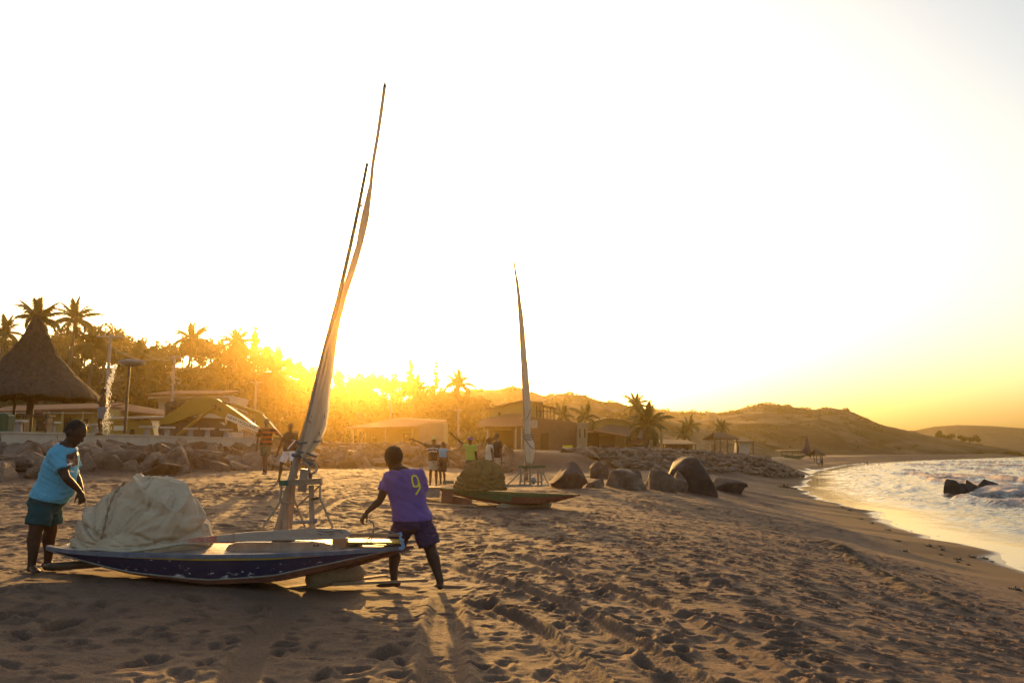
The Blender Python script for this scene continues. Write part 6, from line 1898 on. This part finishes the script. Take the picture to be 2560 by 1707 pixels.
while u < 1240:
    d = 146 + rng.uniform(-6, 6) + max(0, u - 900) * .07
    vt = float(np.interp(u, SKY_U, SKY_V)) + rng.uniform(-3, 10)
    top = P(u, vt, d); z = surf(top.x, d)
    hgt = max(3.0, top.z - z + .3)
    tree(top.x, d, z - .2, hgt, rng.randrange(6), 'leafy tree standing on the skyline of the wooded hill', 'trees on the hill skyline', rng.uniform(.55, .85) * 7.1 / max(hgt, 5.5) * 1.15)
    nt_ += 1
    u += rng.uniform(20, 34)
for row, (d0, n) in enumerate([(134, 30), (120, 28), (106, 24), (94, 16)]):
    for k in range(n):
        u = (-60 + 1260 * (k + rng.uniform(.1, .9)) / n) if k % 6 else rng.uniform(-480, -60)
        d = d0 + rng.uniform(-5, 5) + max(0, u - 900) * .05
        lim = float(np.interp(u, SKY_U, SKY_V))
        x = XU(u, d); z = surf(x, d); hgt = rng.uniform(4.5, 7.5)
        maxz = P(u, lim + 16 + 12 * row, d).z
        hgt = min(hgt, maxz - z)
        if hgt < 2.2: continue
        if row == 3 and 860 < u: continue
        tree(x, d, z - .2, hgt, rng.randrange(6), 'leafy tree growing on the slope of the wooded hill', 'trees on the wooded slope', rng.uniform(.8, 1.15) * (7.1 / hgt) ** .5)
# undergrowth on the slope: one mass
r = np.random.RandomState(8)
cl = []
for k in range(560):
    u = r.uniform(-480, 1230); d = r.uniform(88, 150); x = XU(u, d); z = surf(x, d)
    if P(u, float(np.interp(u, SKY_U, SKY_V)) + 25, d).z < z + 1.2: continue
    cl.append((x, d, z + .5, r.uniform(.8, 1.9)))
me = leaf_cloud(9, cl, 26000, .30); me.materials.append(M_leaf)
o = bpy.data.objects.new('undergrowth', me); COL.objects.link(o); tag(o, 'dense undergrowth covering the wooded hillside', 'undergrowth', None, 'stuff')
# low scrub on the hills and dunes: one mass
cl = []
for k in range(330):
    if k < 110:
        u = r.uniform(1100, 1600); d = r.uniform(215, 285)
    elif k < 250:
        u = r.uniform(1560, 2190); d = r.uniform(440, 500)
    else:
        u = r.uniform(1640, 2300); d = r.uniform(300, 440)
    x = XU(u, d); z = surf(x, d)
    if z < 1.5: continue
    cl.append((x, d, z + .1, r.uniform(.5, 1.5) * (1 + d / 500)))
me = leaf_cloud(10, cl, 12000, .55, .5); me.materials.append(M_leaf2)
o = bpy.data.objects.new('scrub', me); COL.objects.link(o); tag(o, 'low dry scrub dotted over the sandy hills', 'scrub', None, 'stuff')
for k, (u0, vt, w, lab) in enumerate([(2346, 1077, 7, 'tall dark shrub at the left of the thicket below the far dune'), (2375, 1083, 24, 'wide dark shrub in the middle of the thicket below the far dune'), (2422, 1088, 22, 'rounded dark shrub at the right end of the thicket below the far dune')]):
    d = 560; p = P(u0, vt, d); zb = P(u0, vt + 16, d).z; ww = w / F_PX * d
    cl = [(random.Random(k * 9 + j).uniform(-ww, ww), random.Random(k * 7 + j).uniform(-2, 2), random.Random(k * 5 + j).uniform(.2, .75) * (p.z - zb), 1.6) for j in range(9)]
    t = thing('dark_shrub', lab, 'shrub', (p.x, d, zb), 0, 'thicket below the far dune')
    m_ = leaf_cloud(40 + k, cl, 700, .8); m_.materials.append(M_leaf); share(t, m_, 'crown')
    tr = MB().tube([(0, 0, -1.5), (0, 0, (p.z - zb) * .6)], [.4, .15], 7).mesh('trunk'); tr.materials.append(M_bark); share(t, tr, 'trunk')

# ------------------------------------------------------------------ palms
def frond_mesh(seed, L, droop, width):
    r = random.Random(seed); mb = MB()
    pts = []
    n = 22; x = 0; z = 0; a = R(18)
    for i in range(n + 1):
        pts.append(Vector((x, 0, z)))
        a -= droop / n * (0.3 + 1.5 * i / n); x += math.cos(a) * L / n; z += math.sin(a) * L / n
    mb.tube(pts, [.035 * (1 - .85 * i / n) for i in range(n + 1)], 5)
    for i in range(2, n + 1):
        t = i / n
        w = width * math.sin(math.pi * (0.12 + .86 * t)) ** .7
        for k in (0, .5):
            p = pts[i] if k == 0 else (pts[i] + pts[i - 1]) / 2
            tan = (pts[i] - pts[i - 1]).normalized()
            for s in (-1, 1):
                d = (tan * .55 + Vector((0, s * .85, -.35 - .35 * r.random()))).normalized()
                e = p + d * w * r.uniform(.8, 1.1); sag = Vector((0, 0, -.18 * w))
                q = tan * .055 * L / 3
                m_ = (p + e) / 2 - sag * .3
                mb.add([p - q, p + q, m_ + q * .9, e + sag, m_ - q * .9], [(0, 1, 2, 4), (4, 2, 3)])
    me = mb.mesh('frond'); me.materials.append(M_frond)
    return me
FR = [frond_mesh(1, 3.1, R(70), .85), frond_mesh(2, 3.1, R(105), .85), frond_mesh(3, 2.6, R(40), .7), frond_mesh(4, 2.9, R(130), .8)]
def palm(label, u, v, d, S=1.0, n=17, base=None, lean=.5, group='coconut palms'):
    c = P(u, v, d); g = surf(c.x, d) if base is None else base
    t = thing('coconut_palm', label, 'palm tree', (c.x - lean, d, g - .2), 0, group)
    H = c.z - g + .2
    tr = MB().tube(wobble([(0, 0, 0), (lean * .25, 0, H * .35), (lean * .75, 0, H * .75), (lean, 0, H)], 16), [S * (.20 - .09 * i / 16) + (.012 * S if i % 2 else 0) for i in range(17)], 9)
    local(t, tr, 'trunk', M_bark, True)
    rr = random.Random(int(u) + 3)
    for k in range(n):
        az = k * 2.399 + rr.uniform(-.3, .3); tilt = lerp(78, -28, (k / (n - 1)) ** .8) + rr.uniform(-8, 8)
        me = FR[2] if tilt > 45 else FR[0] if tilt > 15 else FR[1] if tilt > -10 else FR[3]
        o = share(t, me, 'frond', (lean, 0, H), (0, -R(tilt), az), (S * rr.uniform(.85, 1.1),) * 3)
    for k in range(4):
        a = k * 1.6
        local(t, MB().ell((lean + .2 * S * math.cos(a), .2 * S * math.sin(a), H - .2 * S), (.13 * S, 0, 0), (0, .13 * S, 0), (0, 0, .16 * S), 9, 7), 'coconut', M_bark, True)
    return t
palm('tall coconut palm rising just behind the peak of the thatched shelter', 95, 799, 62, .78, 20)
palm('coconut palm with upswept crown standing beside the tallest palm on the hill', 188, 800, 78, .92, 18)
palm('coconut palm with hanging fronds behind the utility pole crossarm', 235, 865, 84, 1.0, 18)
palm('coconut palm at the far end of the hill behind the shelter roof', 12, 832, 92, .9, 15)
palm('coconut palm crowning the middle of the wooded skyline', 480, 850, 118, 1.2, 17)
palm('coconut palm on the wooded skyline behind the excavator', 592, 858, 118, 1.1, 17)
palm('coconut palm low on the slope left of the white house', 345, 905, 92, 1.0, 16)
palm('coconut palm low on the slope above the excavator boom', 690, 935, 100, 1.1, 17)
palm('coconut palm among trees on the slope in the sun glare', 1040, 975, 118, 1.0, 15)
palm('coconut palm on the slope behind the two-storey house', 1148, 962, 132, 1.1, 16)
palm('coconut palm with windswept crown above the yellow gabled house', 1590, 1015, 150, 1.15, 15)
palm('broad coconut palm beside the yellow gabled house', 1618, 1062, 93, 1.12, 20, lean=.2)
palm('short palm sprouting behind the terrace posts', 1406, 1040, 100, .75, 10)
palm('short palm sprouting above the brick wall pillar', 1464, 1042, 98, .8, 11)
palm('small palm behind the long low shack', 1722, 1066, 150, .95, 13)
palm('small palm behind the open thatched hut', 1803, 1070, 178, .95, 13)
palm('small bushy palm between the shack and the thatched hut', 1706, 1086, 140, .8, 11)
# slender tall conifers on the skyline
def conifer(label, u, v0, v1, d):
    a = P(u, v0, d); b = P(u, v1, d); g = min(surf(a.x, d), b.z)
    t = thing('slender_conifer', label, 'conifer', (a.x, d, g), 0, 'slender conifers')
    H = a.z - g
    local(t, MB().tube([(0, 0, 0), (0, 0, H)], [.22, .03], 8), 'trunk', M_bark)
    hb = b.z - g
    cl = []
    rr = random.Random(int(u))
    for k in range(9):
        q = k / 8
        cl.append((rr.uniform(-.25, .25), rr.uniform(-.25, .25), lerp(hb, H - .5, q), (.75 - .45 * q) * rr.uniform(.6, 1.25)))
    m_ = leaf_cloud(int(u), cl, 700, .28, .55); m_.materials.append(M_leaf); share(t, m_, 'crown')
conifer('slender conifer standing alone on the skyline right of the sun', 1089, 893, 968, 158)
conifer('faint slender conifer on the skyline in the sun glare', 1027, 884, 945, 158)
conifer('stubby slender conifer rising over the trees left of the sun', 640, 812, 862, 140)

# ------------------------------------------------------------------ seaweed on the sand
M_weed = mat('dark_seaweed', (0.035, 0.026, 0.014), (0.08, 0.06, 0.03), .6, 12, .2)
rng = random.Random(12)
def weed(u, v, w, label='dark clump of seaweed washed up on the damp sand', n=60):
    p = G(u, v); k = w / F_PX * p.y
    mb = MB()
    for i in range(n):
        a = rng.uniform(0, 6.28); q = rng.random() ** .6 * k
        c = Vector((math.cos(a) * q, math.sin(a) * q * .7, .02 + .10 * k * (1 - q / k) * rng.random()))
        d = Vector((rng.uniform(-1, 1), rng.uniform(-1, 1), rng.uniform(-.1, .5))).normalized()
        s = Vector((-d.y, d.x, rng.uniform(-.3, .3))).normalized()
        l = k * rng.uniform(.15, .4)
        mb.add([c - s * l * .22, c + s * l * .22, c + d * l + s * l * .15, c + d * l * 1.2 - s * l * .1], [(0, 1, 2, 3)])
    mb.ell((0, 0, 0), (k * .75, 0, 0), (0, k * .5, 0), (0, 0, k * .22), 10, 6)
    o = mb.build('seaweed_clump', M_weed, None, False, False); o.location = p
    tag(o, label, 'seaweed', 'seaweed clumps')
for u, v, w in [(2123, 1276, 7), (2106, 1267, 6), (2152, 1297, 7), (2180, 1308, 8), (2320, 1364, 13), (2350, 1366, 7), (2355, 1374, 9), (2395, 1398, 12), (2430, 1392, 14), (2462, 1396, 12), (2290, 1422, 12), (2395, 1405, 9), (2540, 1474, 20), (2385, 1352, 5), (2110, 1258, 6), (2350, 1386, 8),
                (2220, 1325, 9), (2245, 1352, 10), (2262, 1378, 11), (2420, 1412, 8), (2480, 1404, 7)]:
    weed(u, v, w)
for u, v, w, lab in [(1958, 1218, 18, 'large mound of dark seaweed at the corner of the beach'), (1985, 1222, 10, 'lesser mound of dark seaweed beside the large mound')]:
    weed(u, v, w, lab, 120)
# ================================================================== HAZE
hz_ = MB().box((150, 560, 27.5), (1700, 1240, 64))  # volume added to give the glow around the low sun
hzo = hz_.build('haze', None, None)
hm = bpy.data.materials.new('sun_glow_haze'); hm.use_nodes = True
hm.node_tree.nodes.clear()
ho = hm.node_tree.nodes.new('ShaderNodeOutputMaterial')
hv = hm.node_tree.nodes.new('ShaderNodeVolumePrincipled')
hv.inputs['Color'].default_value = (1.0, 0.70, 0.24, 1)  # gold of the sunlight put into the volume colour
hv.inputs['Density'].default_value = 0.00048
hv.inputs['Anisotropy'].default_value = 0.95
hm.node_tree.links.new(hv.outputs[0], ho.inputs['Volume'])
hzo.data.materials.append(hm)
tag(hzo, 'thin golden haze added over the bay for the glow around the sun', None, None, 'stuff')
